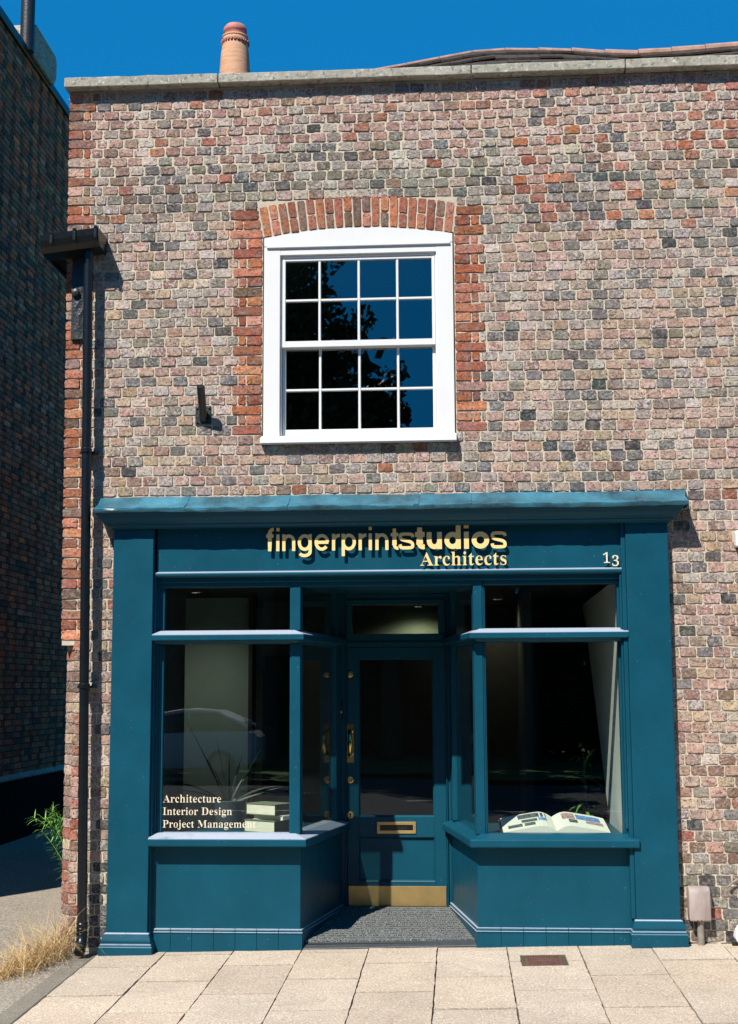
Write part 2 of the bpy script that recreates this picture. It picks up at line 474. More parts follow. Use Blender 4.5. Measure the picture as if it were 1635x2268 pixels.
# ------------------------------------------------------------------ lettering from embedded outlines
GLY = {'serif':{'A':(437,[[37,0,-9,0,-9,6,-9,12,-9,18,4,18,15,22,24,30,32,38,41,53,49,75,101,205,154,336,206,466,212,466,218,466,224,465,278,339,331,213,384,87,394,62,403,45,411,34,419,24,429,18,443,18,443,12,443,6,443,0,372,0,300,0,229,0,229,6,229,12,229,18,265,18,283,27,283,46,283,52,280,64,273,81,266,98,259,115,253,132,203,132,153,132,103,132,95,112,87,91,79,71,77,67,76,63,76,59,75,54,75,51,75,48,75,28,91,18,124,18,125,18,126,18,128,18,128,12,128,6,128,0,82,0],[135,213,113,161,156,161,199,161,242,161,220,213,198,266,177,319,156,266]]),'r':(287,[[78,0,18,0,18,5,18,11,18,16,32,17,41,20,45,26,50,31,52,41,52,56,52,121,52,186,52,252,52,269,50,280,46,285,42,290,34,293,20,293,20,299,21,305,21,310,62,310,104,310,146,310,146,291,146,271,146,252,157,273,171,290,187,301,203,313,218,318,233,318,252,318,266,314,275,304,285,294,289,282,289,266,289,253,286,242,278,234,270,226,260,222,248,222,236,222,228,225,222,231,216,236,212,243,207,250,202,257,196,260,189,260,179,260,170,254,162,241,153,229,149,213,149,192,149,147,149,101,149,56,149,41,152,30,159,25,165,20,178,17,197,16,197,11,197,5,197,0,138,0]]),'c':(293,[[208,-10,156,-10,130,-10,107,-3,87,11,66,25,50,44,38,68,26,92,19,119,19,150,19,182,26,211,40,237,54,262,72,282,96,297,119,312,146,319,175,319,207,319,232,312,250,298,268,284,277,267,277,245,277,233,274,223,266,215,259,208,249,204,236,204,210,204,196,220,196,251,196,254,196,258,197,261,197,265,197,268,197,271,197,288,188,297,169,297,131,297,112,260,112,187,112,139,120,102,137,76,154,51,176,38,204,38,228,38,250,49,271,72,276,68,280,64,285,60,251,13]]),'h':(381,[[72,0,18,0,18,5,18,11,18,16,31,17,40,20,45,26,50,31,52,41,52,56,52,170,52,285,52,399,52,413,50,423,46,429,41,435,32,439,19,440,19,445,19,450,19,455,62,455,105,455,148,455,148,392,148,330,148,267,173,301,205,318,243,318,301,318,330,283,330,212,330,160,330,108,330,56,330,42,333,32,337,26,342,20,350,17,363,16,363,11,363,5,363,0,310,0,256,0,202,0,202,5,202,11,202,16,204,16,205,16,207,16,226,16,235,29,235,56,235,109,235,163,235,217,235,235,233,249,229,258,225,267,216,271,203,271,182,271,163,259,148,235,148,175,148,116,148,56,148,42,150,32,154,26,158,20,167,17,180,16,180,11,180,5,180,0,126,0]]),'i':(198,[[115,362,101,362,86,362,74,367,65,376,55,386,50,398,50,412,50,427,55,439,65,449,74,458,86,463,101,463,115,463,127,458,137,449,146,439,151,427,151,412,151,398,146,386,136,376,126,367],[72,0,18,0,18,5,18,11,18,16,32,17,41,20,45,26,50,31,52,41,52,56,52,121,52,186,52,252,52,268,50,279,47,285,43,290,34,293,20,293,20,299,21,305,21,310,63,310,106,310,148,310,148,225,148,141,148,56,148,42,150,32,154,26,158,20,167,17,180,16,180,11,180,5,180,0,126,0]]),'t':(228,[[169,-9,124,-9,97,-9,77,-3,66,10,54,24,48,44,48,71,48,140,48,210,48,279,39,279,30,279,20,279,20,286,20,293,20,300,47,325,70,348,88,369,106,390,120,408,129,424,134,424,139,424,144,424,144,386,144,348,144,310,165,310,186,310,208,310,208,300,208,289,208,279,186,279,165,279,144,279,144,213,144,148,144,82,144,68,146,58,149,51,153,44,159,40,168,40,184,40,196,52,206,75,212,72,217,69,222,66,202,16]]),'e':(301,[[208,-10,154,-10,128,-10,105,-3,85,10,64,24,49,43,37,69,25,94,19,123,19,157,19,188,26,216,38,240,50,265,66,284,87,298,108,311,131,318,157,318,196,318,226,306,249,280,271,255,283,219,283,173,283,171,283,168,283,166,227,166,172,166,117,166,118,84,145,42,199,42,226,42,249,57,270,86,275,81,280,77,285,73,252,17],[116,196,116,192,145,192,173,192,201,192,201,200,201,207,201,215,201,243,199,264,193,277,187,290,177,297,161,297,131,297,116,266,116,203,116,200]]),'s':(288,[[183,-10,151,-10,133,-10,112,-5,87,6,83,8,78,9,73,9,62,9,55,3,51,-9,46,-9,41,-9,36,-9,36,29,36,67,36,105,41,105,47,105,53,105,59,77,71,55,87,39,103,23,121,15,140,15,157,15,170,19,179,27,188,34,192,45,192,58,192,77,180,93,156,105,139,113,123,121,107,130,84,141,66,154,54,169,43,184,37,201,37,220,37,248,46,272,65,291,83,310,109,319,141,319,148,319,156,318,166,316,175,314,186,311,199,308,201,307,203,307,206,306,209,305,211,305,213,305,221,305,226,310,230,319,235,319,239,319,244,319,244,287,244,254,244,222,239,222,233,222,228,222,221,246,211,264,196,277,182,290,167,296,149,296,135,296,124,293,116,286,109,279,105,270,105,259,105,248,108,240,115,232,122,225,133,218,146,212,161,204,176,197,191,189,214,178,231,166,241,151,252,137,257,118,257,95,257,62,247,37,228,18,209,-1]]),'u':(375,[[151,-10,131,-10,100,-10,78,-1,65,17,52,35,46,62,46,97,46,147,46,197,46,248,46,263,44,275,39,282,35,290,26,294,11,294,11,300,11,305,11,310,55,310,98,310,142,310,142,231,142,153,142,74,142,62,145,53,151,46,157,39,165,36,177,36,197,36,214,46,228,66,228,126,228,187,228,248,228,265,226,277,221,283,216,290,206,294,189,294,189,300,189,305,189,310,234,310,279,310,324,310,324,230,324,150,324,70,324,55,326,44,331,39,336,34,346,30,360,30,360,24,360,18,360,13,323,13,279,5,228,-10,228,7,228,24,228,40,217,25,203,12,186,3,169,-6]]),'I':(261,[[91,0,13,0,13,6,13,12,13,17,36,20,52,25,61,32,71,40,75,54,75,75,75,179,75,283,75,387,75,407,71,421,63,427,55,434,39,438,13,439,13,444,13,450,13,455,90,455,167,455,244,455,244,450,244,444,244,439,221,438,204,434,196,427,187,421,183,407,183,387,183,284,183,180,183,77,183,63,184,52,187,44,191,36,197,30,206,26,215,22,228,19,246,17,246,12,246,6,246,0,168,0]]),'n':(381,[[72,0,18,0,18,5,18,11,18,16,31,17,40,20,45,26,50,31,52,41,52,56,52,122,52,187,52,253,52,267,50,277,46,284,41,290,32,294,19,294,19,300,19,305,19,310,62,310,105,310,148,310,148,296,148,282,148,267,172,301,204,318,243,318,301,318,330,283,330,212,330,160,330,108,330,56,330,42,333,32,337,26,342,20,350,17,363,16,363,11,363,5,363,0,310,0,256,0,202,0,202,5,202,11,202,16,204,16,205,16,207,16,226,16,235,29,235,56,235,109,235,163,235,217,235,235,233,249,229,258,225,267,216,271,203,271,182,271,163,259,148,235,148,175,148,116,148,56,148,42,150,32,154,26,158,20,167,17,180,16,180,11,180,5,180,0,126,0]]),'o':(336,[[198,-10,169,-10,139,-10,113,-3,90,11,68,26,50,45,38,70,25,95,19,123,19,154,19,186,25,214,38,239,50,264,68,283,90,297,113,311,139,318,168,318,197,318,223,311,245,298,268,284,285,264,298,240,311,215,317,186,317,154,317,122,311,93,298,69,285,44,268,25,245,11,223,-3],[150,11,169,11,187,11,201,21,209,39,213,48,216,62,217,81,219,101,220,125,220,154,220,213,216,252,208,271,199,289,186,299,169,299,149,299,136,289,128,271,121,251,117,213,117,154,117,125,118,101,120,82,121,62,124,48,128,39,136,21]]),'D':(496,[[90,0,20,0,20,6,20,12,20,17,41,18,55,22,63,30,70,37,74,52,74,75,74,174,74,274,74,374,74,400,70,418,61,426,52,434,37,439,15,439,15,444,15,450,15,455,84,455,153,455,222,455,302,455,363,436,405,396,447,357,468,301,468,228,468,76,388,0,228,0,159,0],[206,24,222,24,266,24,299,41,319,75,340,109,351,160,351,229,351,365,308,433,223,433,206,433,195,430,190,423,185,417,182,404,182,385,182,281,182,176,182,72,182,53,185,40,190,34,195,27]]),'g':(327,[[201,-140,146,-140,102,-140,70,-134,48,-122,25,-109,14,-93,14,-75,14,-53,32,-36,69,-26,39,-11,24,7,24,30,24,47,30,61,42,74,55,86,75,99,102,110,49,130,22,164,22,212,22,233,28,252,40,268,51,284,67,296,88,305,108,314,131,318,157,318,184,318,209,314,233,304,261,304,289,304,317,304,317,292,317,280,317,268,301,268,284,268,268,268,284,249,291,227,291,203,291,184,286,166,276,151,266,136,252,124,234,116,216,107,195,103,172,103,167,103,162,103,157,103,152,104,147,104,142,104,130,104,120,101,112,94,105,88,101,80,101,71,101,56,114,49,141,49,152,49,164,49,175,49,211,49,239,46,259,40,279,34,294,25,303,13,311,0,316,-16,316,-37,316,-69,301,-94,272,-113,243,-131],[141,124,157,124,173,124,184,131,190,146,196,160,199,182,199,211,199,240,196,262,190,276,184,290,173,297,157,297,141,297,130,290,124,276,117,262,114,240,114,211,114,182,117,160,124,146,130,131],[131,-116,161,-116,229,-116,263,-99,263,-66,263,-54,259,-46,249,-41,240,-37,225,-34,205,-34,169,-34,133,-34,97,-34,81,-45,73,-57,73,-73,73,-84,80,-95,95,-103,109,-112]]),'P':(418,[[91,0,15,0,15,6,15,12,15,17,39,18,54,23,62,32,71,40,75,56,75,81,75,180,75,279,75,379,75,400,70,415,62,424,54,432,39,437,16,439,16,444,16,450,16,455,82,455,148,455,214,455,271,455,312,450,336,440,359,430,377,416,390,398,403,379,409,357,409,332,409,294,395,263,367,240,338,217,297,206,242,206,222,206,202,206,182,206,182,164,182,122,182,81,182,56,186,40,194,32,202,23,218,18,242,17,242,12,242,6,242,0,166,0],[182,286,182,230,188,230,195,230,201,230,235,230,258,237,272,253,285,268,292,293,292,329,292,364,286,390,275,406,264,423,244,431,216,431,203,431,194,429,189,424,184,419,182,410,182,398,182,342]]),'j':(210,[[120,363,106,363,92,363,80,368,70,378,61,387,56,399,56,414,56,428,61,440,71,450,80,460,92,465,106,465,120,465,133,460,142,450,152,440,157,428,157,414,157,400,152,388,142,378,133,368],[75,-140,36,-140,19,-140,3,-137,-11,-131,-25,-125,-36,-116,-44,-105,-52,-95,-56,-83,-56,-70,-56,-57,-52,-47,-45,-40,-37,-33,-27,-29,-15,-29,-3,-29,7,-32,15,-39,22,-46,26,-55,26,-66,26,-73,24,-80,19,-87,13,-95,11,-101,11,-103,11,-112,17,-117,31,-117,46,-117,55,-111,58,-100,62,-88,64,-73,64,-54,64,47,64,149,64,250,64,267,61,278,56,284,50,290,39,294,22,294,22,300,22,305,22,310,68,310,113,310,159,310,159,200,159,89,159,-21,159,-61,148,-91,127,-110,105,-130]]),'M':(634,[[66,0,14,0,14,6,14,12,14,17,36,18,52,23,61,32,71,40,75,56,75,79,75,180,75,281,75,382,75,397,74,408,71,416,67,423,61,429,53,432,44,436,31,438,15,439,15,444,15,450,15,455,71,455,128,455,185,455,229,351,273,247,317,142,361,247,405,351,449,455,505,455,561,455,617,455,617,450,617,444,617,439,596,437,581,432,573,423,564,415,560,400,560,378,560,281,560,183,560,85,560,66,562,52,565,43,568,33,574,27,582,23,590,20,601,18,617,17,617,12,617,6,617,0,543,0,469,0,396,0,396,6,396,12,396,17,412,19,424,21,433,25,441,28,447,35,450,44,453,53,455,66,455,83,455,188,455,294,455,399,399,266,344,133,288,0,282,0,276,0,270,0,215,130,160,259,105,389,105,286,105,183,105,80,105,54,110,38,120,30,129,21,146,17,169,17,169,12,169,6,169,0,118,0]]),'a':(344,[[282,-10,255,-10,221,-10,203,5,200,35,170,6,135,-9,95,-9,72,-9,54,-2,40,11,27,25,20,42,20,63,20,93,35,117,63,136,92,155,137,173,199,190,199,207,199,224,199,241,199,260,195,274,187,282,179,291,166,296,148,296,119,296,104,288,104,274,104,271,107,266,113,257,120,248,123,239,123,231,123,219,119,209,110,202,101,194,90,191,77,191,63,191,52,195,45,203,37,211,33,223,33,236,33,252,38,266,49,278,60,291,75,300,95,308,114,315,136,318,162,318,210,318,244,310,263,292,283,275,293,247,293,210,293,161,293,112,293,62,293,51,293,43,295,40,296,36,299,34,304,34,309,34,314,37,320,42,323,37,326,32,329,28,307,2],[129,34,151,34,157,34,165,36,174,41,183,46,191,53,199,63,199,99,199,134,199,169,145,157,118,128,118,84,118,50]]),'m':(554,[[71,0,18,0,18,5,18,11,18,16,31,17,40,20,45,26,50,31,52,41,52,56,52,122,52,187,52,253,52,267,50,277,46,284,41,290,32,294,19,294,19,300,19,305,19,310,61,310,104,310,146,310,146,295,146,280,146,265,172,300,202,318,237,318,283,318,310,299,320,261,346,299,379,318,418,318,475,318,504,283,504,212,504,160,504,108,504,56,504,42,506,32,510,26,514,20,523,17,536,16,536,11,536,5,536,0,483,0,430,0,377,0,377,5,377,11,377,16,390,17,398,20,403,26,407,32,410,42,410,56,410,109,410,163,410,217,410,235,408,249,404,258,400,267,391,271,377,271,358,271,340,260,324,237,324,177,324,116,324,56,324,42,327,32,331,26,335,20,343,17,356,16,356,11,356,5,356,0,304,0,252,0,199,0,199,5,199,11,199,16,212,17,221,20,225,26,229,32,232,42,232,56,232,109,232,163,232,217,232,235,230,248,226,258,222,267,213,271,199,271,178,271,161,259,146,235,146,175,146,116,146,56,146,42,148,33,152,27,156,20,165,17,177,16,177,11,177,5,177,0,124,0]]),'1':(375,[[158,0,65,0,65,12,65,24,65,36,84,36,102,36,120,36,132,36,140,39,146,45,151,51,154,63,154,79,154,191,154,304,154,416,137,395,121,378,108,365,94,352,81,346,67,346,56,346,47,350,40,359,32,368,28,380,28,396,42,399,57,405,74,412,90,419,110,431,132,447,147,459,163,471,179,482,204,482,229,482,254,482,254,348,254,214,254,79,254,65,256,55,261,47,265,39,274,36,288,36,306,36,324,36,343,36,343,24,343,12,343,0,250,0]]),'3':(375,[[186,-7,163,-7,130,-7,102,-3,81,5,60,12,44,22,34,35,24,47,19,60,19,74,19,91,25,104,36,113,47,122,61,126,76,126,76,98,84,76,99,62,114,47,134,40,158,40,173,40,187,43,199,49,212,55,222,65,230,79,237,94,241,113,241,139,241,165,232,186,214,202,196,219,171,227,137,227,123,227,109,227,95,227,95,241,95,255,95,269,110,269,125,269,140,269,169,269,190,278,204,296,218,314,225,338,225,367,225,392,220,411,211,424,201,438,188,445,169,445,153,445,141,440,133,430,124,420,119,407,116,391,113,375,111,359,111,341,84,341,62,346,47,356,32,365,24,380,24,401,24,425,37,445,62,461,87,478,124,486,173,486,221,486,258,477,286,458,314,439,328,412,328,377,328,347,318,322,298,301,278,281,254,266,225,256,243,253,261,247,279,238,298,229,313,217,326,201,338,185,345,164,345,138,345,111,339,88,329,70,319,51,306,36,288,25,271,14,252,6,230,1,209,-4]])}}

def text_curve(runs, target_w, font, x, z, y, depth, name, mat, parent, bold=0.0, tracking=0.0, drop=None, target_h=None, off=0.0, thin=0.0, only=None):
    """runs: text; laid out on the wall plane (x right, z up); its front face at y."""
    cu = bpy.data.curves.new(name, 'CURVE'); cu.dimensions = '2D'; cu.fill_mode = 'BOTH'
    pen = 0.0
    g = GLY[font]
    first = True
    xs = []
    for ci_, ch in enumerate(runs):
        if ch == ' ':
            pen += 0.20; continue
        adv, sps = g[ch]
        dz = drop.get(ch, 0) if drop else 0
        if only and not (only[0] <= ci_ < only[1]):
            xs += [l[i * 6 + 2] / 1000.0 + pen for l in sps for i in range(len(l) // 6)]
            pen += adv / 1000.0 + tracking
            continue
        for l in sps:
            sp = cu.splines.new('BEZIER')
            k = len(l) // 6
            sp.bezier_points.add(k - 1)
            for i in range(k):
                q = [w / 1000.0 for w in l[i * 6:i * 6 + 6]]
                bp = sp.bezier_points[i]
                bp.handle_left_type = bp.handle_right_type = 'FREE'
                if thin or bold:
                    tx_, ty_ = q[4] - q[0], q[5] - q[1]
                    ln = sqrt(tx_ * tx_ + ty_ * ty_) or 1.0
                    dx_ = (thin - bold) * ty_ / ln; dy_ = bold * tx_ / ln
                    for e_ in (0, 2, 4): q[e_] += dx_; q[e_ + 1] += dy_
                bp.handle_left = (q[0] + pen, q[1] + dz, 0); bp.co = (q[2] + pen, q[3] + dz, 0); bp.handle_right = (q[4] + pen, q[5] + dz, 0)
                xs.append(q[2] + pen)
            sp.use_cyclic_u = True
        pen += adv / 1000.0 + tracking
    w = max(xs) - min(xs)
    sc = target_w / w
    cu.resolution_u = 6
    cu.extrude = depth / 2 / sc
    tmp = bpy.data.objects.new('tmp', cu); COL.objects.link(tmp)
    dg = bpy.context.evaluated_depsgraph_get(); dg.update()
    me = bpy.data.meshes.new_from_object(tmp.evaluated_get(dg))
    bpy.data.objects.remove(tmp)
    me.name = name
    sv = sc if target_h is None else target_h
    for v in me.vertices:
        a, b_, c_ = v.co
        v.co = (x + (a - min(xs)) * sc, y + depth / 2 - c_ * sc, z + b_ * sv)
    me.materials.clear(); me.materials.append(mat)
    o = bpy.data.objects.new(name, me); COL.objects.link(o)
    if parent is not None:
        o.parent = parent; o.matrix_parent_inverse = Matrix.Translation(-Vector(world_loc(parent)))
    return o

# sans letters cut from strokes; unit = x-height
def _arc(cx, cy, rx, ry, a0, a1, n=14):
    return [(cx + rx * cos(radians(a0 + (a1 - a0) * k / n)), cy + ry * sin(radians(a0 + (a1 - a0) * k / n))) for k in range(n + 1)]
def _smooth(P, m=5):
    out = []
    for i in range(len(P) - 1):
        p0 = P[max(i - 1, 0)]; p1 = P[i]; p2 = P[i + 1]; p3 = P[min(i + 2, len(P) - 1)]
        for k in range(m):
            t = k / m
            out.append(tuple(.5 * (2 * p1[j] + (p2[j] - p0[j]) * t + (2 * p0[j] - 5 * p1[j] + 4 * p2[j] - p3[j]) * t * t + (3 * p1[j] - p0[j] - 3 * p2[j] + p3[j]) * t ** 3) for j in (0, 1)))
    return out + [P[-1]]
def strokes(ch, W, w):
    h = w / 2; R_ = W - h; hi = 1 - h
    bowl = _arc(W / 2, .5, W / 2 - h, .5 - h, 0, 360, 28)
    if ch == 'i': return [[(h, 0), (h, 1)], [(h, 1.20), (h, 1.40)]]
    if ch == 'n': return [[(h, 0), (h, 1)], _arc((h + R_) / 2, hi - .36, (R_ - h) / 2, .36, 180, 0) + [(R_, 0)]]
    if ch == 'u': return [[(R_, 1), (R_, 0)], [(h, 1)] + _arc((h + R_) / 2, h + .36, (R_ - h) / 2, .36, 180, 360)]
    if ch == 'r': return [[(h, 0), (h, 1)], _arc(W, hi - .36, W - h, .36, 180, 90)]
    if ch == 'o': return [bowl]
    if ch == 'e': return [[(h, .5), (R_ + h * .6, .5)], _arc(W / 2, .5, W / 2 - h, .5 - h, 2, 322, 26)]
    if ch == 'p': return [[(h, -.34), (h, 1)], bowl]
    if ch == 'd': return [[(R_, 0), (R_, 1.40)], bowl]
    if ch == 'g': return [[(R_, 1), (R_, .0)] + _arc(W / 2, -.04, W / 2 - h, .34 - h, 0, -152), bowl]
    if ch == 't':
        x = W * .48
        return [[(x, 1.28), (x, .30)] + _arc(x + .20, .30, .20, .30 - h, 180, 270) + [(W, h)], [(0, 1 - h * .9), (W, 1 - h * .9)]]
    if ch == 'f':
        x = W * .50
        return [[(x, 0), (x, 1.12)] + _arc(x + .20, 1.12, .20, .28 - h, 180, 90) + [(W + .02, 1.40 - h)], [(0, 1 - h * .9), (W, 1 - h * .9)]]
    if ch in 'sS':
        P = [(W - h * .8, .72), (W * .84, .87), (W * .5, hi), (W * .17, .88), (h, .73), (W * .2, .59), (W * .5, .51), (W * .8, .42), (R_, .275), (W * .84, .12), (W * .5, h), (W * .16, .12), (h * .8, .29)]
        return [_smooth(P)]
    if ch == 'L': return [[(h, 1), (h, 0)], [(h, h), (W, h)]]
    if ch == 'E': return [[(h, 1), (h, 0)], [(h, h), (W, h)], [(h, .5), (W * .9, .5)], [(h, hi), (W, hi)]]
    if ch == 'T': return [[(W / 2, 1), (W / 2, 0)], [(0, hi), (W, hi)]]
    if ch == 'R': return [[(h, 0), (h, 1)], [(h, hi), (W * .6, hi)] + _arc(W * .6, .74, W * .4 - h, .26 - h, 90, -90) + [(h, .48 + h)], [(W * .5, .5), (R_, 0)]]
def stroke_text(items, w, x, z, y, depth, unit, name, mat, parent):
    mb = MB()
    layer = 0
    w_all = w
    for ch, x0, W_ in items:
        w = w_all * (.66 if ch in 'sS' and w_all > .2 else 1)
        for P in strokes(ch, W_, w):
            P = [Vector(q) for q in P]
            closed = (P[0] - P[-1]).length < 1e-4
            if closed: P = P[:-1]
            n = len(P); L = []; Rr = []
            for i in range(n):
                a = P[i - 1] if (i > 0 or closed) else None
                c = P[(i + 1) % n] if (i < n - 1 or closed) else None
                d1 = (P[i] - a).normalized() if a is not None else None
                d2 = (c - P[i]).normalized() if c is not None else None
                d1 = d1 or d2; d2 = d2 or d1
                nn = Vector((-d1.y - d2.y, d1.x + d2.x)); nn = nn.normalized() / max(.6, sqrt((1 + d1.dot(d2)) / 2))
                L.append(P[i] + nn * w / 2); Rr.append(P[i] - nn * w / 2)
            yf = y - .00025 * (layer % 3); layer += 1
            to = lambda q, yy: (x + (x0 + q.x) * unit, yy, z + q.y * unit)
            vs = [to(q, yf) for q in L] + [to(q, yf) for q in Rr] + [to(q, y + depth) for q in L] + [to(q, y + depth) for q in Rr]
            fs = []
            for i in range(n if closed else n - 1):
                j = (i + 1) % n
                fs += [(i, j, n + j, n + i), (2 * n + i, 3 * n + i, 3 * n + j, 2 * n + j), (i, 2 * n + i, 2 * n + j, j), (n + i, n + j, 3 * n + j, 3 * n + i)]
            if not closed: fs += [(0, n, 3 * n, 2 * n), (n - 1, 3 * n - 1, 4 * n - 1, 2 * n - 1)]
            mb.add(vs, fs)
    return mb.build(name, mat, parent)

# ------------------------------------------------------------------ brick builder
PAL = {  # sRGB of the sunlit brick in the open
    'pink': (188, 154, 134), 'mauve': (170, 130, 114), 'grey': (160, 148, 134), 'olive': (130, 122, 104),
    'blue': (100, 102, 100), 'black': (72, 74, 73), 'red': (168, 102, 76), 'pale': (200, 184, 168),
    'brown': (138, 106, 86), 'orange': (192, 120, 80), 'buff': (186, 160, 128)}
def bcol(name, j=14, k=1 / 1.15, flake=None):
    r, g, b = PAL[name]
    d = random.gauss(0, j)
    c = lin(max(8, r + d + random.gauss(0, 4)), max(8, g + d + random.gauss(0, 3)), max(8, b + d + random.gauss(0, 3)), k)
    if flake is None:
        flake = {'pink': .55, 'mauve': .8, 'grey': .7, 'olive': .5, 'blue': .45, 'black': .25, 'red': .35, 'pale': .6,
                 'brown': .45, 'orange': .12, 'buff': .4}[name] * random.uniform(0.3, 1.25)
    return (*c, min(1, flake))
def pick(tbl):
    t = random.random() * sum(w for _, w in tbl)
    for n, w in tbl:
        t -= w
        if t <= 0: return n
    return tbl[0][0]
TOPB = [('mauve', 5), ('pink', 3.5), ('red', 1.3), ('pale', 2), ('brown', 1), ('blue', .4), ('grey', 1.4)]
HIGH = [('olive', 3), ('grey', 3), ('pale', 1.3), ('brown', 1.6), ('black', .7), ('blue', 1), ('red', .45), ('pink', 1.2)]
MIDB = [('pink', 4.5), ('grey', 3), ('pale', 2), ('mauve', 1.4), ('olive', 1.1), ('blue', 1.3), ('black', .25), ('buff', 1.4)]
LOWB = [('pink', 3.8), ('buff', 2), ('grey', 2.4), ('mauve', 1.7), ('blue', 1.1), ('black', .35), ('brown', 1), ('red', .2), ('pale', 1)]
BASE = [('olive', 3), ('grey', 2.6), ('brown', 1.6), ('black', .9), ('red', .35), ('pink', 1.4)]
FOOT = [('black', 4), ('blue', 2), ('olive', 1.4)]

def one_brick(mb, x0, x1, z0, z1, y, col, wav=None, rough=1.0, round_=0.008, lowpoly=False):
    w = x1 - x0; h = z1 - z0
    if w < 0.012: return
    y = min(y, .0012) - .002
    r = min(round_, w * 0.3, h * 0.3)
    pts = []
    for (cx, cz, sx, sz) in ((x0, z0, 1, 1), (x1, z0, -1, 1), (x1, z1, -1, -1), (x0, z1, 1, -1)):
        a = (cx, cz + sz * r * random.uniform(.7, 1.5)); b = (cx + sx * r * .29, cz + sz * r * .29); c = (cx + sx * r * random.uniform(.7, 1.5), cz)
        pts += ([a, b, c] if (sx == sz) else [c, b, a])
    # extra points along the long edges
    full = []
    for i, q in enumerate(pts):
        full.append(q)
        if i % 3 == 2:
            nq = pts[(i + 1) % 12]
            full.append(((q[0] * .62 + nq[0] * .38), (q[1] * .62 + nq[1] * .38)))
            full.append(((q[0] * .3 + nq[0] * .7), (q[1] * .3 + nq[1] * .7)))
    n = len(full)
    tx = random.uniform(-.02, .02) * rough; tz = random.uniform(-.03, .03) * rough
    cx = (x0 + x1) / 2; cz = (z0 + z1) / 2
    vb = []; vf = []
    for (px, pz) in full:
        jx = random.gauss(0, .0013) * rough; jz = random.gauss(0, .0016) * rough
        px += jx; pz += jz
        dz = wav(px, pz) if wav else 0
        vb.append((px, y + 0.007, pz + dz))
        ix = cx + (px - cx) * (1 - 0.0022 / max(w * .5, .01)); iz = cz + (pz - cz) * (1 - 0.0020 / max(h * .5, .01))
        vf.append((ix, y - 0.0032 + (ix - cx) * tx + (iz - cz) * tz + random.gauss(0, .0006) * rough, iz + dz))
    dz = wav(cx, cz) if wav else 0
    vs = vb + vf + [(cx + random.uniform(-.02, .02) * w / .11, y - 0.0034 + random.gauss(0, .0008) * rough, cz + dz)]
    fs = []
    for i in range(n):
        i2 = (i + 1) % n
        fs.append((i, i2, n + i2, n + i))
        fs.append((n + i, n + i2, 2 * n))
    mb.add(vs, fs, col)

def segs(lo, hi, excl):
    out = [(lo, hi)]
    for a, b in excl:
        nxt = []
        for p, q in out:
            if b <= p or a >= q: nxt.append((p, q)); continue
            if a > p: nxt.append((p, a))
            if b < q: nxt.append((b, q))
        out = nxt
    return [s for s in out if s[1] - s[0] > 0.015]

# ------------------------------------------------------------------ ground
def gz(x, y):
    xx = max(-2.6, min(4.0, x))
    return 0.022 * xx + 0.006 + 0.02 * max(min(y, 0), -2.7)

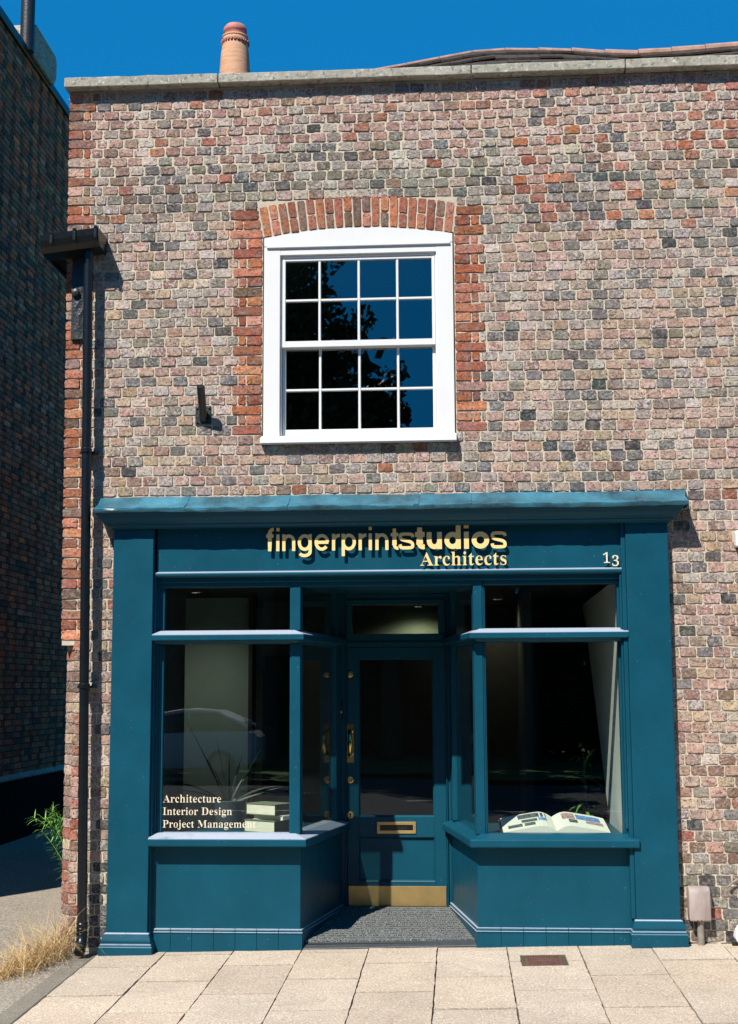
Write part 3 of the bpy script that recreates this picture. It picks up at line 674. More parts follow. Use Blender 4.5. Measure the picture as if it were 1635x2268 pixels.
def pavement():
    mb = MB(); jb = MB()
    xs = [-2.51, -2.04, -1.57, -1.10, -0.64, -0.17, 0.30, 0.78, 1.26, 1.74, 2.21, 2.68, 3.15, 3.62, 4.1]
    x = 4.1
    while x < 9: x += .47; xs.append(x)
    L = 0.765
    for i in range(len(xs) - 1):
        off = (-0.13 if i % 2 == 1 else -0.47) + random.uniform(-.015, .015)
        ys = [0.55 if xs[i] > -1.2 and xs[i] < .2 else 0.30, off]
        while ys[-1] - L > -2.62: ys.append(ys[-1] - L)
        ys.append(-2.62)
        for j in range(len(ys) - 1):
            g = 0.0042; gy = .0095
            a0, a1 = xs[i] + g, xs[i + 1] - g; b1, b0 = ys[j] - gy, ys[j + 1] + gy
            if b1 - b0 < .03: continue
            t = random.gauss(0, .0016)
            tint = random.uniform(.92, 1.05); wm = random.uniform(-.012, .03)
            col = (tint * (1 + wm), tint, tint * (1 - wm), 1)
            ex = [(a0, a1, b0, b1)]
            if i == 8 - 0 and False: pass
            for (p0, p1, q0, q1) in ex:
                # cut for the inspection cover
                rects = [(p0, p1, q0, q1)]
                cx0, cx1, cy0, cy1 = .375, .675, -.60, -.27
                if p0 < cx1 and p1 > cx0 and q0 < cy1 and q1 > cy0:
                    rects = []
                    m0, m1 = max(q0, cy0), min(q1, cy1)
                    if q1 > cy1: rects.append((p0, p1, cy1, q1))
                    if q0 < cy0: rects.append((p0, p1, q0, cy0))
                    if p0 < cx0: rects.append((p0, cx0, m0, m1))
                    if p1 > cx1: rects.append((cx1, p1, m0, m1))
                for (u0, u1, w0, w1) in rects:
                    if w1 - w0 < .02: continue
                    nx = 4; ny = max(3, int((w1 - w0) / .06))
                    ed = lambda: random.gauss(0, .0016)
                    poly = [(u0 + (u1 - u0) * k / nx, w0 + ed()) for k in range(nx)] + [(u1 + ed(), w0 + (w1 - w0) * k / ny) for k in range(ny)] + \
                           [(u1 - (u1 - u0) * k / nx, w1 + ed()) for k in range(nx)] + [(u0 + ed(), w1 - (w1 - w0) * k / ny) for k in range(ny)]
                    mb.prism_z(poly, lambda x, y: gz(x, y) - .05, lambda x, y, t=t: gz(x, y) + t, col)
                    for q_ in range(len(poly)): mb.c[-2 * len(poly) + q_] = (.18, .16, .13, 1)
    o = mb.build('pavement', M['slab'], bevel=.0, col=True)
    tag(o, 'beige stone paving slabs laid in staggered rows before the shopfront', 'pavement', kind='structure')
    ys = [.6, 0, -1, -2, -2.62]; xs2 = [-2.53, -1, 1, 3, 4.1, 9]
    vs = [(x, y, gz(x, y) - .016) for y in ys for x in xs2]
    nx = len(xs2)
    fs = [(j * nx + i, (j + 1) * nx + i, (j + 1) * nx + i + 1, j * nx + i + 1) for j in range(len(ys) - 1) for i in range(nx - 1)]
    jb.add(vs, fs)
    b = jb.build('pavement_bed', M['grout'])
    tag(b, 'sandy joints under the paving slabs', 'pavement joints', kind='structure')
pavement()

def grid(name, x0, x1, y0, y1, nx, ny, zf, mat, label, cat):
    mb = MB()
    vs = []
    for j in range(ny + 1):
        for i in range(nx + 1):
            x = x0 + (x1 - x0) * i / nx; y = y0 + (y1 - y0) * j / ny
            vs.append((x, y, zf(x, y)))
    fs = [(j * (nx + 1) + i, j * (nx + 1) + i + 1, (j + 1) * (nx + 1) + i + 1, (j + 1) * (nx + 1) + i) for j in range(ny) for i in range(nx)]
    mb.add(vs, fs, (1, 1, 1, 1))
    return tag(mb.build(name, mat, col=True, smooth=True), label, cat, kind='structure')
grid('alley_ground', -5.7, -2.655, -2.63, 16, 24, 90,
     lambda x, y: (gz(-2.6, y) - .012 + (.0 if y < 0 else 0) + .012 * sin(x * 3.1 + y * 1.3) * .5 - .01 * (x + 2.6) * .3),
     M['tarmac'], 'worn grey tarmac of the side alley', 'alley')
# edging strip between paving and tarmac
mb = MB()
for k in range(4):
    y1 = .3 - k * .73; y0 = y1 - .725
    mb.prism_z([(-2.66, y0), (-2.522, y0), (-2.522, y1), (-2.66, y1)], lambda x, y: gz(x, y) - .08, lambda x, y: gz(x, y) - .003, (1, 1, 1, 1))
tag(mb.build('edging_kerb', M['concrete'], bevel=.006, col=True), 'flush concrete edging along the alley', 'kerb', kind='structure')
# land, road and far side (seen in the glass)
grid('ground', -900, 900, -900, 900, 8, 8, lambda x, y: -.55, M['grass'], 'open ground to the horizon', 'ground')
grid('road', -120, 120, -19.5, -2.78, 12, 4, lambda x, y: -.27, M['road'], 'grey tarmac road in front of the shop', 'road')
mb = MB(); mb.box(-120, 120, -2.78, -2.635, -.5, -.075)
tag(mb.build('road_kerb', M['stone'], bevel=.01), 'stone kerb between pavement and road', 'kerb', kind='structure')
mb = MB()
for k in range(-16, 17):
    mb.box(k * 3.4 - 1.0, k * 3.4 + 1.1, -13.45, -13.33, -.27, -.265)
tag(mb.build('road_line', M['linewhite']), 'broken white centre line on the road', 'road marking', kind='structure')
grid('verge', -120, 120, -60, -19.5, 20, 10, lambda x, y: -.16 + .01 * sin(x), M['grass'], 'grass verge across the road', 'verge')
grid('side_pavement_base', -120, -5.7, -2.63, 40, 4, 4, lambda x, y: -.11, M['road'], 'tarmac left of the neighbouring building', 'pavement')

# ------------------------------------------------------------------ main building
WL, WR = -2.86, 4.6           # wall ends
bld = empty('brick_building', (0.8, 3.0, 0),
            'old two storey building of pinkish grey brick with white sash window above the blue shopfront', 'building')
def wav(x, z):
    return .004 * sin(x * 1.1 + z * .9) + .003 * sin(x * 2.7 - z * 1.7 + 1.3) + .0016 * sin(x * 9 + z * 23)
def xleft(z):
    if z < 2.085: return -2.745
    return -2.842 - (z - 2.1) / 4.1 * .04

def facade():
    mb = MB()
    H = .0735; z = -.02; i = 0
    while z < 6.225:
        z0, z1 = z + .0046, z + H - .0040
        zm = z + H / 2
        lo, hi = xleft(zm), WR
        ex = []
        if zm < 3.06: ex.append((-2.33, 1.36))
        red = []
        par = i % 2
        if 3.56 < zm < 5.07:
            ex.append((-1.40, .004))
            if par: red += [(-1.62, -1.405)]; red += [(.008, .222)]
            else: red += [(-1.515, -1.405), (-1.575, -1.524)]; red += [(.008, .118), (.127, .178)]
        elif 3.49 < zm <= 3.56: ex.append((-1.40, .004))
        elif 5.07 <= zm < 5.375:
            d = (z0 + .012 - 5.29) / .07
            if d < 1:
                hw = .735 * sqrt(1 - max(d, 0))
                tt = (zm - 5.065) / .227
                if d > 0: ex.append((-.71 - hw, -.71 + hw))
                else: ex.append((-1.392 - .045 * tt - .006, -.008 + .029 * tt + .006))
            if zm < 5.30:
                tt = (zm - 5.065) / .227
                ql, qr = -1.392 - .045 * tt - .010, -.008 + .029 * tt + .010
                if par: red += [(-1.645, ql), (qr, .22)]
                else: red += [(-1.545, ql), (-1.61, -1.554), (qr, .122), (.131, .19)]
        for a, b in red:
            one_brick(mb, a, b, z0, z1, -.001 + random.gauss(0, .0012), bcol(pick([('red', 4), ('orange', 3), ('brown', .7)]), 16, flake=random.uniform(0, .22)), wav, 1.6)
        # corner quoins
        start = lo
        if zm > 2.085:
            tbl = [('red', 2.5), ('orange', 2), ('brown', 2.2)] if zm < 4.2 or zm > 5.7 else [('orange', 2.2), ('pink', 2), ('red', 2)]
            if par: qs = [(lo, lo + .205)]
            else: qs = [(lo, lo + .108), (lo + .117, lo + .165)]
            for a, b in qs:
                one_brick(mb, a, b, z0, z1, random.gauss(-.001, .002), bcol(pick(tbl), 16, flake=random.uniform(0, .25)), wav, 1.6)
            start = qs[-1][1] + .009
        else:
            tbl = [('pink', 3), ('red', 1.4), ('buff', 1), ('brown', 1)]
            one_brick(mb, lo, lo + (.105 if par else .055), z0, z1, 0, bcol(pick(tbl), 16), wav, 1.4)
            start = lo + (.105 if par else .055) + .009
        exq = ex + [(a - .009, b + .009) for a, b in red]
        # header bond
        P = .1168
        x = -3.2 + (P / 2 if par else 0) + .012 * sin(i * 2.3) + .006 * sin(i * 5.1)
        cells = []
        while x < hi:
            w = P + random.gauss(0, .0028)
            cells.append((x, x + w - random.uniform(.0062, .0100)))
            x += w
        for (a, b) in segs(start, hi, exq):
            cl = [(max(a, p), min(b, q)) for p, q in cells if q > a and p < b]
            fl = []
            for p, q in cl:
                if q - p < .04 and fl and p - fl[-1][1] < .02: fl[-1] = (fl[-1][0], q)
                else: fl.append((p, q))
            for p, q in fl:
                t = zm + random.gauss(0, .10) + .09 * sin(p * 1.7)
                tb = TOPB if t > 5.72 else HIGH if t > 5.2 else MIDB if t > 3.6 else LOWB if t > .9 else BASE if t > .38 else FOOT
                if p > .4 and 5.2 < t < 5.9 and random.random() < .12: nm = pick([('red', 1), ('orange', 1)])
                elif t > 3.0 and random.random() < .10 and sin(p * 2.1 + zm * 3.3) > .35: nm = 'blue'
                elif 3.3 < t < 4.6 and random.random() < .035: nm = 'black'
                else: nm = pick(tb)
                k = 1 / 1.15
                yb = random.gauss(0, .0018)
                if zm > 5.55 and random.random() < .12: yb += random.uniform(.002, .006)
                c = bcol(nm, 10, k)
                zmn = (176, 132, 122) if t > 5.72 else (146, 131, 119) if t > 5.2 else (176, 152, 139) if t > 3.6 else (182, 151, 136) if t > .9 else (134, 121, 105)
                zl = lin(*zmn, k)
                if nm not in ('red', 'orange', 'black'): c = tuple(c[q_] * .86 + zl[q_] * .14 for q_ in range(3)) + (c[3],)
                rr = 1.7 if zm > 5.5 else 1.15
                e = .0 if zm < 5.5 else random.uniform(0, .004)
                one_brick(mb, p + .0005 + e, q - e, z0 + e * .5, z1 - e * .7, yb, c, wav, rr, .0085)
        z += H; i += 1
    # gauged arch voussoirs
    n = 21
    def ez(x): return 5.292 + .07 * (1 - ((x + .71) / .735) ** 2)
    def iz(x): return 5.062 + .066 * (1 - ((x + .70) / .70) ** 2)
    for k in range(n):
        def edge(t):
            xi = -1.392 + 1.384 * t; xe = -1.437 + 1.458 * t
            return xi, xe
        g = .0042
        xi0, xe0 = edge(k / n); xi1, xe1 = edge((k + 1) / n)
        xi0 += g; xe0 += g; xi1 -= g; xe1 -= g
        cuts = [0, 1] if k % 2 == 0 else ([0, .5, 1] if k % 4 == 1 else [0, .46, 1])
        for a, b in zip(cuts[:-1], cuts[1:]):
            a2 = a + (.02 if a > 0 else 0); b2 = b - (.02 if b < 1 else 0)
            def pt(xi, xe, t):
                zi, ze = iz(xi), ez(xe)
                return (xi + (xe - xi) * t, zi + (ze - zi) * t)
            q = [pt(xi0, xe0, a2), pt(xi1, xe1, a2), pt(xi1, xe1, b2), pt(xi0, xe0, b2)]
            ring = []
            for e in range(4):
                p0 = q[e]; p1 = q[(e + 1) % 4]
                for t in (.08, .35, .65, .92):
                    ring.append((p0[0] + (p1[0] - p0[0]) * t + random.gauss(0, .0011), p0[1] + (p1[1] - p0[1]) * t + random.gauss(0, .0013)))
            cx = sum(r[0] for r in ring) / 16; cz = sum(r[1] for r in ring) / 16
            m = 16
            yb = random.gauss(-.002, .0015)
            vs = [(r[0], .012, r[1]) for r in ring] + [(cx + (r[0] - cx) * .9, yb - .004 + random.gauss(0, .0008), cz + (r[1] - cz) * .96) for r in ring] + [(cx, yb - .005, cz)]
            fs = []
            for e in range(m):
                e2 = (e + 1) % m
                fs += [(e, e2, m + e2, m + e), (m + e, m + e2, 2 * m)]
            mb.add(vs, fs, bcol(pick([('red', 5), ('orange', 1.6), ('brown', 1.6)]), 13, flake=random.uniform(0, .12)))
    m2 = MB(); z = -.02
    while z < 2.05:
        one_brick(m2, .004, .142, z + .004, z + H - .0035, -.0, bcol(pick([('pink', 3), ('red', 1.6), ('buff', 1.4), ('brown', 1)]), 14), None, 1.5)
        z += H
    ux, uy = .085 / .1343, -.104 / .1343
    m2.v = [(-2.823 + u * ux - uy * -y_ * -1, .108 + u * uy + y_ * ux, zz) for (u, y_, zz) in m2.v]
    n0 = len(mb.v)
    mb.v += m2.v; mb.c += m2.c; mb.f += [tuple(i_ + n0 for i_ in f) for f in m2.f]
    o = mb.build('wall', M['brick'], bld, col=True, smooth=False, recalc=False)
    return o
facade()

mb = MB()
Y0, Y1 = .0012, .26
mb.box(-2.735, -2.30, Y0, Y1, -.3, 2.075)
mb.box(-2.835, -2.30, Y0, Y1, 2.075, 3.0)
mb.box(1.34, WR, Y0, Y1, -.3, 3.0)
mb.box(-2.835, WR, Y0, Y1, 3.0, 3.50)
mb.box(-2.845, -1.40, Y0, Y1, 3.50, 5.07)
mb.box(.004, WR, Y0, Y1, 3.50, 5.07)
mb.box(-2.86, WR, Y0, Y1, 5.07, 6.24)
# chamfered lower corner and flank wall
mb.prism_z([(-2.735, .006), (-2.735, .26), (-2.82, .26), (-2.82, .11)], -.3, 2.07)
mb.build('mortar', M['mortar'], bld)
mb = MB()
mb.box(-2.835, -2.60, .262, 9.0, -.3, 6.0)      # flank
mb.box(WR - .25, WR, .262, 9.0, -.3, 6.0)
mb.box(-2.835, WR, 9.0, 9.25, -.3, 6.0)
mb.build('flank_wall', M['darkmortar'], bld)

# coping stones
mb = MB()
cut = [-2.905, -1.735, .15, 1.275, 2.35, 3.5, 4.68]
for a, b in zip(cut[:-1], cut[1:]):
    n = 9
    za = [(6.243 + random.uniform(-.003, .003), 6.312 + random.uniform(-.004, .004)) for _ in (0, 1)]
    sag = lambda x: .012 * ((x + .5) / 2.5) ** 2 * (1 if x > -.5 else .6)
    top = []; bot = []
    for k in range(n + 1):
        x = a + .004 + (b - a - .008) * k / n
        t = k / n
        top.append((x, za[0][1] * (1 - t) + za[1][1] * t + sag(x) + random.gauss(0, .0022)))
        bot.append((x, za[0][0] * (1 - t) + za[1][0] * t + random.gauss(0, .0012)))
    poly = bot + top[::-1]
    mb.prism_y(poly, -.085 + random.gauss(0, .003), .36)
mb.build('parapet_coping', M['stone'], bld, bevel=.006, seg=2)

# roof behind the parapet: flat gutter + tiled slope with ridge
mb = MB()
mb.box(-2.84, WR, .262, 9.2, 5.95, 6.02)
mb.build('roof_gutter', M['darkint'], bld)
roof_mb = MB()
# ridge profile along x at y = 2.2 (x, z)
prof = [(-1.6, 7.2), (-.74, 7.385), (-.25, 7.46), (.15, 7.53), (.40, 7.552), (1.0, 7.525), (1.59, 7.458), (2.1, 7.47), (2.6, 7.50), (4.6, 7.56)]
def rz(x):
    for (a, za), (b, zb) in zip(prof[:-1], prof[1:]):
        if a <= x <= b: return za + (zb - za) * (x - a) / (b - a)
    return prof[0][1] if x < prof[0][0] else prof[-1][1]
ncourse = 12
for c in range(ncourse):
    t0 = c / ncourse; t1 = (c + 1.22) / ncourse
    xs = -1.6 + .11 * (c % 2)
    while xs < 4.5:
        w = .2
        xe = min(xs + w - .004, 4.6)
        def P(x, t, lift):
            yy = .75 + (2.2 - .75) * t; ztop = rz(x); zb = 6.25
            return (x, yy, zb + (ztop - zb) * t + lift + .006 * sin(x * 3 + t * 5))
        j = random.uniform(-.004, .008)
        a = P(xs, t0, .034 + j); b = P(xe, t0, .034 + j + random.uniform(-.008, .010)); d = P(xs, min(t1, 1), .0); e = P(xe, min(t1, 1), .0)
        lo = lambda q: (q[0], q[1] + .004, q[2] - .018)
        roof_mb.add([a, b, e, d, lo(a), lo(b), lo(e), lo(d)], [(0, 1, 2, 3), (4, 7, 6, 5), (0, 4, 5, 1), (1, 5, 6, 2), (2, 6, 7, 3), (3, 7, 4, 0)])
        xs += w
for k_ in range(62):
    xa_, xb_ = -1.6 + k_ * .1, -1.5 + k_ * .1
    roof_mb.add([(xa_, .7, 6.16), (xb_, .7, 6.16), (xb_, 2.2, rz(xb_) - .015), (xa_, 2.2, rz(xa_) - .015)], [(0, 1, 2, 3)])
rf = roof_mb.build('roof', M['mosstile'], bld)
rb = MB()
x = -1.6
while x < 4.5:
    L = .30
    pts = [(x, 2.2, rz(x) + .0), (x + L - .006, 2.2, rz(x + L) + .0)]
    rr_ = .022 + .03 * max(0, min(1, (x - .6) / 1.2))
    rb.tube(pts, [rr_, rr_ * .92], 10)
    x += L
rb.build('ridge_tile', M['ridgetile'], rf, smooth=True)
bb = MB(); bb.prism_z([(-1.6, 2.205), (4.6, 2.205), (4.6, 4.6), (-1.6, 4.6)], 6.0, lambda x, y: (rz(x) - .03 if y < 3 else 6.2))
bb.build('rear_slope', M['mosstile'], rf)

# chimney
ch = MB()
ch.box(-2.35, -1.55, 1.75, 2.25, 5.9, 6.95); ch.box(-2.39, -1.51, 1.71, 2.29, 6.95, 7.02)
cho = ch.build('chimney', M['darkmortar'], bld, bevel=.008)
cp = MB()
prof_c = [(.16, -.15), (.148, .12), (.142, .25), (.137, .36), (.132, .44), (.128, .50), (.120, .555), (.116, .60), (.123, .605), (.123, .625), (.116, .632), (.116, .645), (.121, .65), (.119, .665), (.108, .67)]
cp.lathe(prof_c, (-1.962, 2.0, 7.0), 28)
pot = cp.build('chimney_pot', M['terracotta'], cho, smooth=True)
cp = MB()
for k in range(26):
    t = 2 * pi * k / 26
    cp.obox((-1.962 + .121 * cos(t), 2.0 + .121 * sin(t), 7.0 + .603), (cos(t), sin(t), 0), (-sin(t), cos(t), 0), (0, 0, 1), .009, .009, .011)
cp.build('pot_collar', M['pinkclay'], cho)
cp = MB()
cp.lathe([(.098, .668), (.100, .70), (.104, .705), (.108, .715), (.104, .745), (.086, .770), (.05, .788), (.01, .794)], (-1.962, 2.0, 7.0), 28)
cp.build('pot_cowl', M['pinkclay'], cho, smooth=True)

# sash window -------------------------------------------------------
sw = empty('sash_window', (-.7, .03, 3.5)); sw.parent = bld; sw.matrix_parent_inverse = Matrix.Translation(-Vector(bld.location))
def sub(o, parent):
    return o
SW = []
def wpart(mb, name, mat, **kw):
    o = mb.build(name, mat, None, **kw)
    o.parent = sw
    o.matrix_parent_inverse = Matrix.Translation(-Vector(sw.location))
    return o
fx0, fx1 = -1.392, -.004
mb = MB()
def iz2(x): return 5.058 + .066 * (1 - ((x + .70) / .70) ** 2)
top = [(fx0 + (fx1 - fx0) * k / 16, iz2(fx0 + (fx1 - fx0) * k / 16)) for k in range(17)]
mb.prism_y([(fx0, 4.993), (fx1, 4.993)] + top[::-1], .0, .05)
mb.box(fx0 + .02, fx1 - .02, -.012, .002, 4.978, 4.995)
mb.box(fx0, -1.272, .003, .12, 3.56, 4.992)
mb.box(-.126, fx1, .003, .12, 3.56, 4.992)
mb.box(-1.274, -.124, .004, .12, 4.925, 4.9915)
for a, b in ((-1.274, -1.262), (-.136, -.124)): mb.box(a, b, .022, .12, 3.56, 4.926)
mb.box(-1.264, -.134, .022, .12, 4.91, 4.927)
wpart(mb, 'frame', M['white'], bevel=.003)
mb = MB()
mb.prism_x([(-.065, 3.508), (-.06, 3.552), (.0, 3.572), (.12, 3.575), (.12, 3.508)], -1.405, .008)
wpart(mb, 'sill', M['white'], bevel=.004)
def sash(name, y, z0, z1, rails, mid):
    mb = MB()
    xa, xb = -1.258, -.138
    st = .022
    mb.box(xa, xa + st, y, y + .04, z0, z1); mb.box(xb - st, xb, y, y + .04, z0, z1)
    mb.box(xa + st, xb - st, y + .001, y + .04, z0, z0 + rails[0]); mb.box(xa + st, xb - st, y + .001, y + .04, z1 - rails[1], z1)
    for xm in (-.984, -.6955, -.412):
        mb.prism_z([(xm - .012, y + .03), (xm - .0075, y + .006), (xm + .0075, y + .006), (xm + .012, y + .03)], z0 + rails[0], z1 - rails[1])
    zm = mid
    for a, b in ((xa + st, -.994), (-.974, -.7055), (-.6855, -.422), (-.402, xb - st)):
        mb.prism_x([(y + .03, zm - .012), (y + .0055, zm - .0075), (y + .0055, zm + .0075), (y + .03, zm + .012)], a, b)
    o = wpart(mb, name, M['white'], bevel=.0015)
    g = MB()      # old panes, each set a hair off true
    cx_s = [xa + .012, -.984, -.6955, -.412, xb - .012]; cz_s = [z0 + .012, mid, z1 - .012]
    for i_ in range(4):
        for j_ in range(2):
            a_, b_, c_, d_ = cx_s[i_], cx_s[i_ + 1], cz_s[j_], cz_s[j_ + 1]
            tx_, tz_ = random.gauss(0, .0022), random.gauss(0, .0022)
            f_ = lambda x, z: y + .019 + (x - (a_ + b_) / 2) * tx_ + (z - (c_ + d_) / 2) * tz_
            g.add([(a_, f_(a_, c_), c_), (b_, f_(b_, c_), c_), (b_, f_(b_, d_), d_), (a_, f_(a_, d_), d_)] + [(a_, f_(a_, c_) + .003, c_), (b_, f_(b_, c_) + .003, c_), (b_, f_(b_, d_) + .003, d_), (a_, f_(a_, d_) + .003, d_)],
                  [(0, 1, 2, 3), (7, 6, 5, 4), (0, 4, 5, 1), (1, 5, 6, 2), (2, 6, 7, 3), (3, 7, 4, 0)])
    wpart(g, 'glass', M['sashglass'])
    return o
sash('upper_sash', .026, 4.235, 4.912, (.045, .026), 4.588)
sash('lower_sash', .070, 3.575, 4.278, (.055, .045), 3.925)
for xx in (-.90, -.455):
    mb = MB()
    mb.box(xx - .012, xx + .012, .064, .08, 4.279, 4.292); mb.lathe([(.009, 0), (.011, .006), (.006, .012)], (xx + .012, .072, 4.292), 10)
    wpart(mb, 'sash_catch', M['alloy'])

# ------------------------------------------------------------------ shopfront
sf = empty('shopfront', (-.5, 0, 0), 'teal blue painted timber shopfront with recessed centre door under the brick upper storey', 'shopfront')
BL = M['blue']
def sp(mb, name, mat=BL, parent=None, **kw):
    kw.setdefault('bevel', .003)
    return mb.build(name, mat, parent or sf, **kw)
pathL = [(-2.165, 0), (-1.112, 0), (-.915, 1.085)]
pathR = [(-.078, 1.085), (.112, 0), (1.178, 0)]
# pilasters
for (xa, xb, zf, zc) in ((-2.452, -2.162, .08, -.05), (1.172, 1.466, .19, .028)):
    mb = MB()
    mb.box(xa, xb, -.08, .02, zf, 2.955)
    if xa < 0: mb.box(xb - .0005, xb + .012, -.055, .02, zf + .02, 2.60)
    else:
        mb.box(xa - .030, xa + .0005, -.062, .02, zf + .02, 2.93)
        mb.box(xa - .045, xa - .0295, -.045, .02, .80, 2.55)
    sp(mb, 'pilaster', bevel=.006, seg=2)
    mb = MB()
    pl = [(xa, 0), (xb, 0)]
    base = [(xa + .001, .0), (xa + .001, -.079), (xb - .001, -.079), (xb - .001, .0)]
    prof_p = [(-.03, zc), (.042, zc), (.042, zf - .075), (.036, zf - .068), (.036, zf - .060), (.026, zf - .050), (.030, zf - .035), (.026, zf - .022), (.014, zf + .012), (.0, zf + .02), (-.03, zf + .02)]
    mb.sweep(base, prof_p)
    sp(mb, 'plinth', M['sheenblue'], bevel=.002)
# stall risers
mb = MB()
mb.sweep(pathL, [(0, -.06), (0, .70), (-.05, .70), (-.05, -.06)])
sp(mb, 'stall_riser', bevel=.004)
mb = MB()
mb.sweep(pathR, [(0, -.04), (0, .70), (-.05, .70), (-.05, -.04)])
sp(mb, 'stall_riser', bevel=.004)
# skirtings: short tiles with a moulded top
def skirting(path, z0, z1, inset):
    mb = MB()
    P = [Vector(q) for q in path]
    prof_s = [(-.02, z0), (.016, z0), (.016, z1 - .034), (.020, z1 - .030), (.020, z1 - .024), (.013, z1 - .02), (.018, z1 - .012), (.012, z1 - .002), (0, z1), (-.02, z1)]
    # the front run cut into pieces by hairline joints
    front = (0, 1) if abs(P[0].y - P[1].y) < 1e-4 else (1, 2)
    other = (1, 2) if front == (0, 1) else (0, 1)
    a, b = P[front[0]], P[front[1]]
    if front == (0, 1): corner, far = b, P[2]
    else: corner, far = a, P[0]
    n = 7 if front == (0, 1) else 7
    for k in range(n):
        p = a + (b - a) * (k / n); q = a + (b - a) * ((k + 1) / n)
        if front == (0, 1) and k == n - 1: path2 = [(p.x + .001, p.y), (corner.x, corner.y), (far.x, far.y)]
        elif front == (1, 2) and k == 0: path2 = [(far.x, far.y), (corner.x, corner.y), (q.x - .001, q.y)]
        else: path2 = [(p.x + .001, p.y), (q.x - .001, q.y)]
        mb.sweep(path2, prof_s)
    return sp(mb, 'skirting', M['sheenblue'], bevel=.0012)
skirting(pathL, -.06, .118, .03)
skirting(pathR, -.04, .138, .03)
# sills
prof_sill = [(-.06, .676), (.10, .680), (.104, .688), (.104, .728), (.098, .735), (.0, .762), (-.06, .766)]
mb = MB(); mb.sweep([(-2.165, 0), (-1.150, 0), (-.955, 1.08)], prof_sill); sp(mb, 'window_sill', M['sheenblue'], bevel=.002)
mb = MB(); mb.sweep([(-.040, 1.08), (.150, 0), (1.205, 0)], prof_sill); sp(mb, 'window_sill', bevel=.002)
# transom ledges
prof_tr = [(-.05, 2.075), (.03, 2.080), (.04, 2.098), (.084, 2.101), (.086, 2.106), (.086, 2.138), (.082, 2.143), (.0, 2.172), (-.05, 2.176)]
mb = MB(); mb.sweep([(-2.165, 0), (-1.155, 0), (-.955, 1.08)], prof_tr); sp(mb, 'transom_ledge', M['sheenblue'], bevel=.0015)
mb = MB(); mb.sweep([(-.045, 1.08), (.150, 0), (1.178, 0)], prof_tr); sp(mb, 'transom_ledge', M['sheenblue'], bevel=.0015)
# mullions on the corners, with a small moulding on the outer edge
def mull(xa, xb, side):
    mb = MB()
    y0 = .004
    if side < 0: poly = [(xa, y0 + .006), (xa + .012, y0), (xb, y0), (xb + .012, .07), (xa + .01, .07)]
    else: poly = [(xa, y0), (xb - .022, y0), (xb - .020, y0 + .008), (xb - .010, y0 + .008), (xb - .008, y0 + .016), (xb, y0 + .016), (xb - .01, .07), (xa - .012, .07)]
    mb.prism_z(poly, .757, 2.0755); mb.prism_z(poly, 2.172, 2.52)
    return sp(mb, 'mullion', bevel=.002)
mull(-1.193, -1.118, -1); mull(.108, .190, 1)
# jamb mouldings beside the pilasters
mb = MB()
for zz in ((.757, 2.076), (2.174, 2.51)):
    mb.box(-2.166, -2.135, .008, .09, *zz); mb.box(-2.136, -2.112, .018, .09, *zz); mb.box(-2.113, -2.098, .026, .09, *zz)
sp(mb, 'jamb', bevel=.004)
mb = MB()
for zz in ((.757, 2.076), (2.174, 2.51)):
    mb.box(1.150, 1.176, -.02, .09, *zz); mb.box(1.130, 1.151, .004, .09, *zz); mb.box(1.113, 1.131, .020, .09, *zz)
sp(mb, 'jamb', bevel=.005, seg=2)
# head, fascia, soffit
mb = MB()
mb.box(-2.16, 1.172, .012, .10, 2.482, 2.56)
mb.box(-2.16, 1.172, -.012, .10, 2.515, 2.561)
sp(mb, 'window_head', bevel=.003)
mb = MB(); mb.box(-2.150, 1.144, -.026, .10, 2.5615, 2.95)
sp(mb, 'fascia_board', bevel=.002)
mb = MB(); mb.sweep([(-2.150, -.0265), (1.146, -.0265)], [(-.02, 2.548), (.026, 2.552), (.034, 2.560), (.036, 2.574), (.030, 2.582), (.0, 2.592), (-.02, 2.592)])
sp(mb, 'fascia_bead', M['sheenblue'], bevel=.0015)
mb = MB(); mb.prism_z([(-1.19, .102), (.19, .102), (.0, 1.2), (-1.0, 1.2)], 2.50, 2.54)
sp(mb, 'porch_soffit', bevel=0)
# cornice
xl0, xr0 = -2.365, 1.372
cpath = [(xl0, .02), (xl0, 0), (xr0, 0), (xr0, .02)]
prof_co = [(-.02, 2.955), (.088, 2.955), (.092, 2.90), (.10, 2.893), (.104, 2.905), (.120, 2.91), (.126, 2.918), (.128, 2.928), (.150, 2.942), (.172, 2.966), (.186, 2.990), (.192, 3.000), (.206, 3.003), (.206, 3.012), (.02, 3.02), (-.02, 3.02)]
mb = MB(); mb.sweep([(xl0, .03), (xl0, .0), (xr0, .0), (xr0, .03)], prof_co)
sp(mb, 'cornice', bevel=.0015)
# lead flashing, dented
mb = MB()
n = 90
vs = []
cols = [(.0, 3.135), (.04, 3.128), (.10, 3.078), (.165, 3.048), (.214, 3.036), (.224, 3.028), (.222, 3.012), (.213, 3.000)]
for k in range(n + 1):
    t = k / n
    for q, (o, z) in enumerate(cols):
        xa = xl0 - o * 1.0 - (.19 if o < .05 else .0) * 1.0; xb = xr0 + o + (.2 if o < .05 else 0)
        xa = -2.565 + (.0 if o > .05 else .0); xb = 1.59 + (.018 if o < .05 else 0) 
        x = xa + (xb - xa) * t
        j = (random.gauss(0, .0022) if 0 < q < 7 else random.gauss(0, .0012))
        vs.append((x, -o + .0 + (random.gauss(0, .0015) if q > 1 else 0), z + j + .003 * sin(x * 5)))
m = len(cols)
fs = [(k * m + q, (k + 1) * m + q, (k + 1) * m + q + 1, k * m + q + 1) for k in range(n) for q in range(m - 1)]
mb.add(vs, fs)
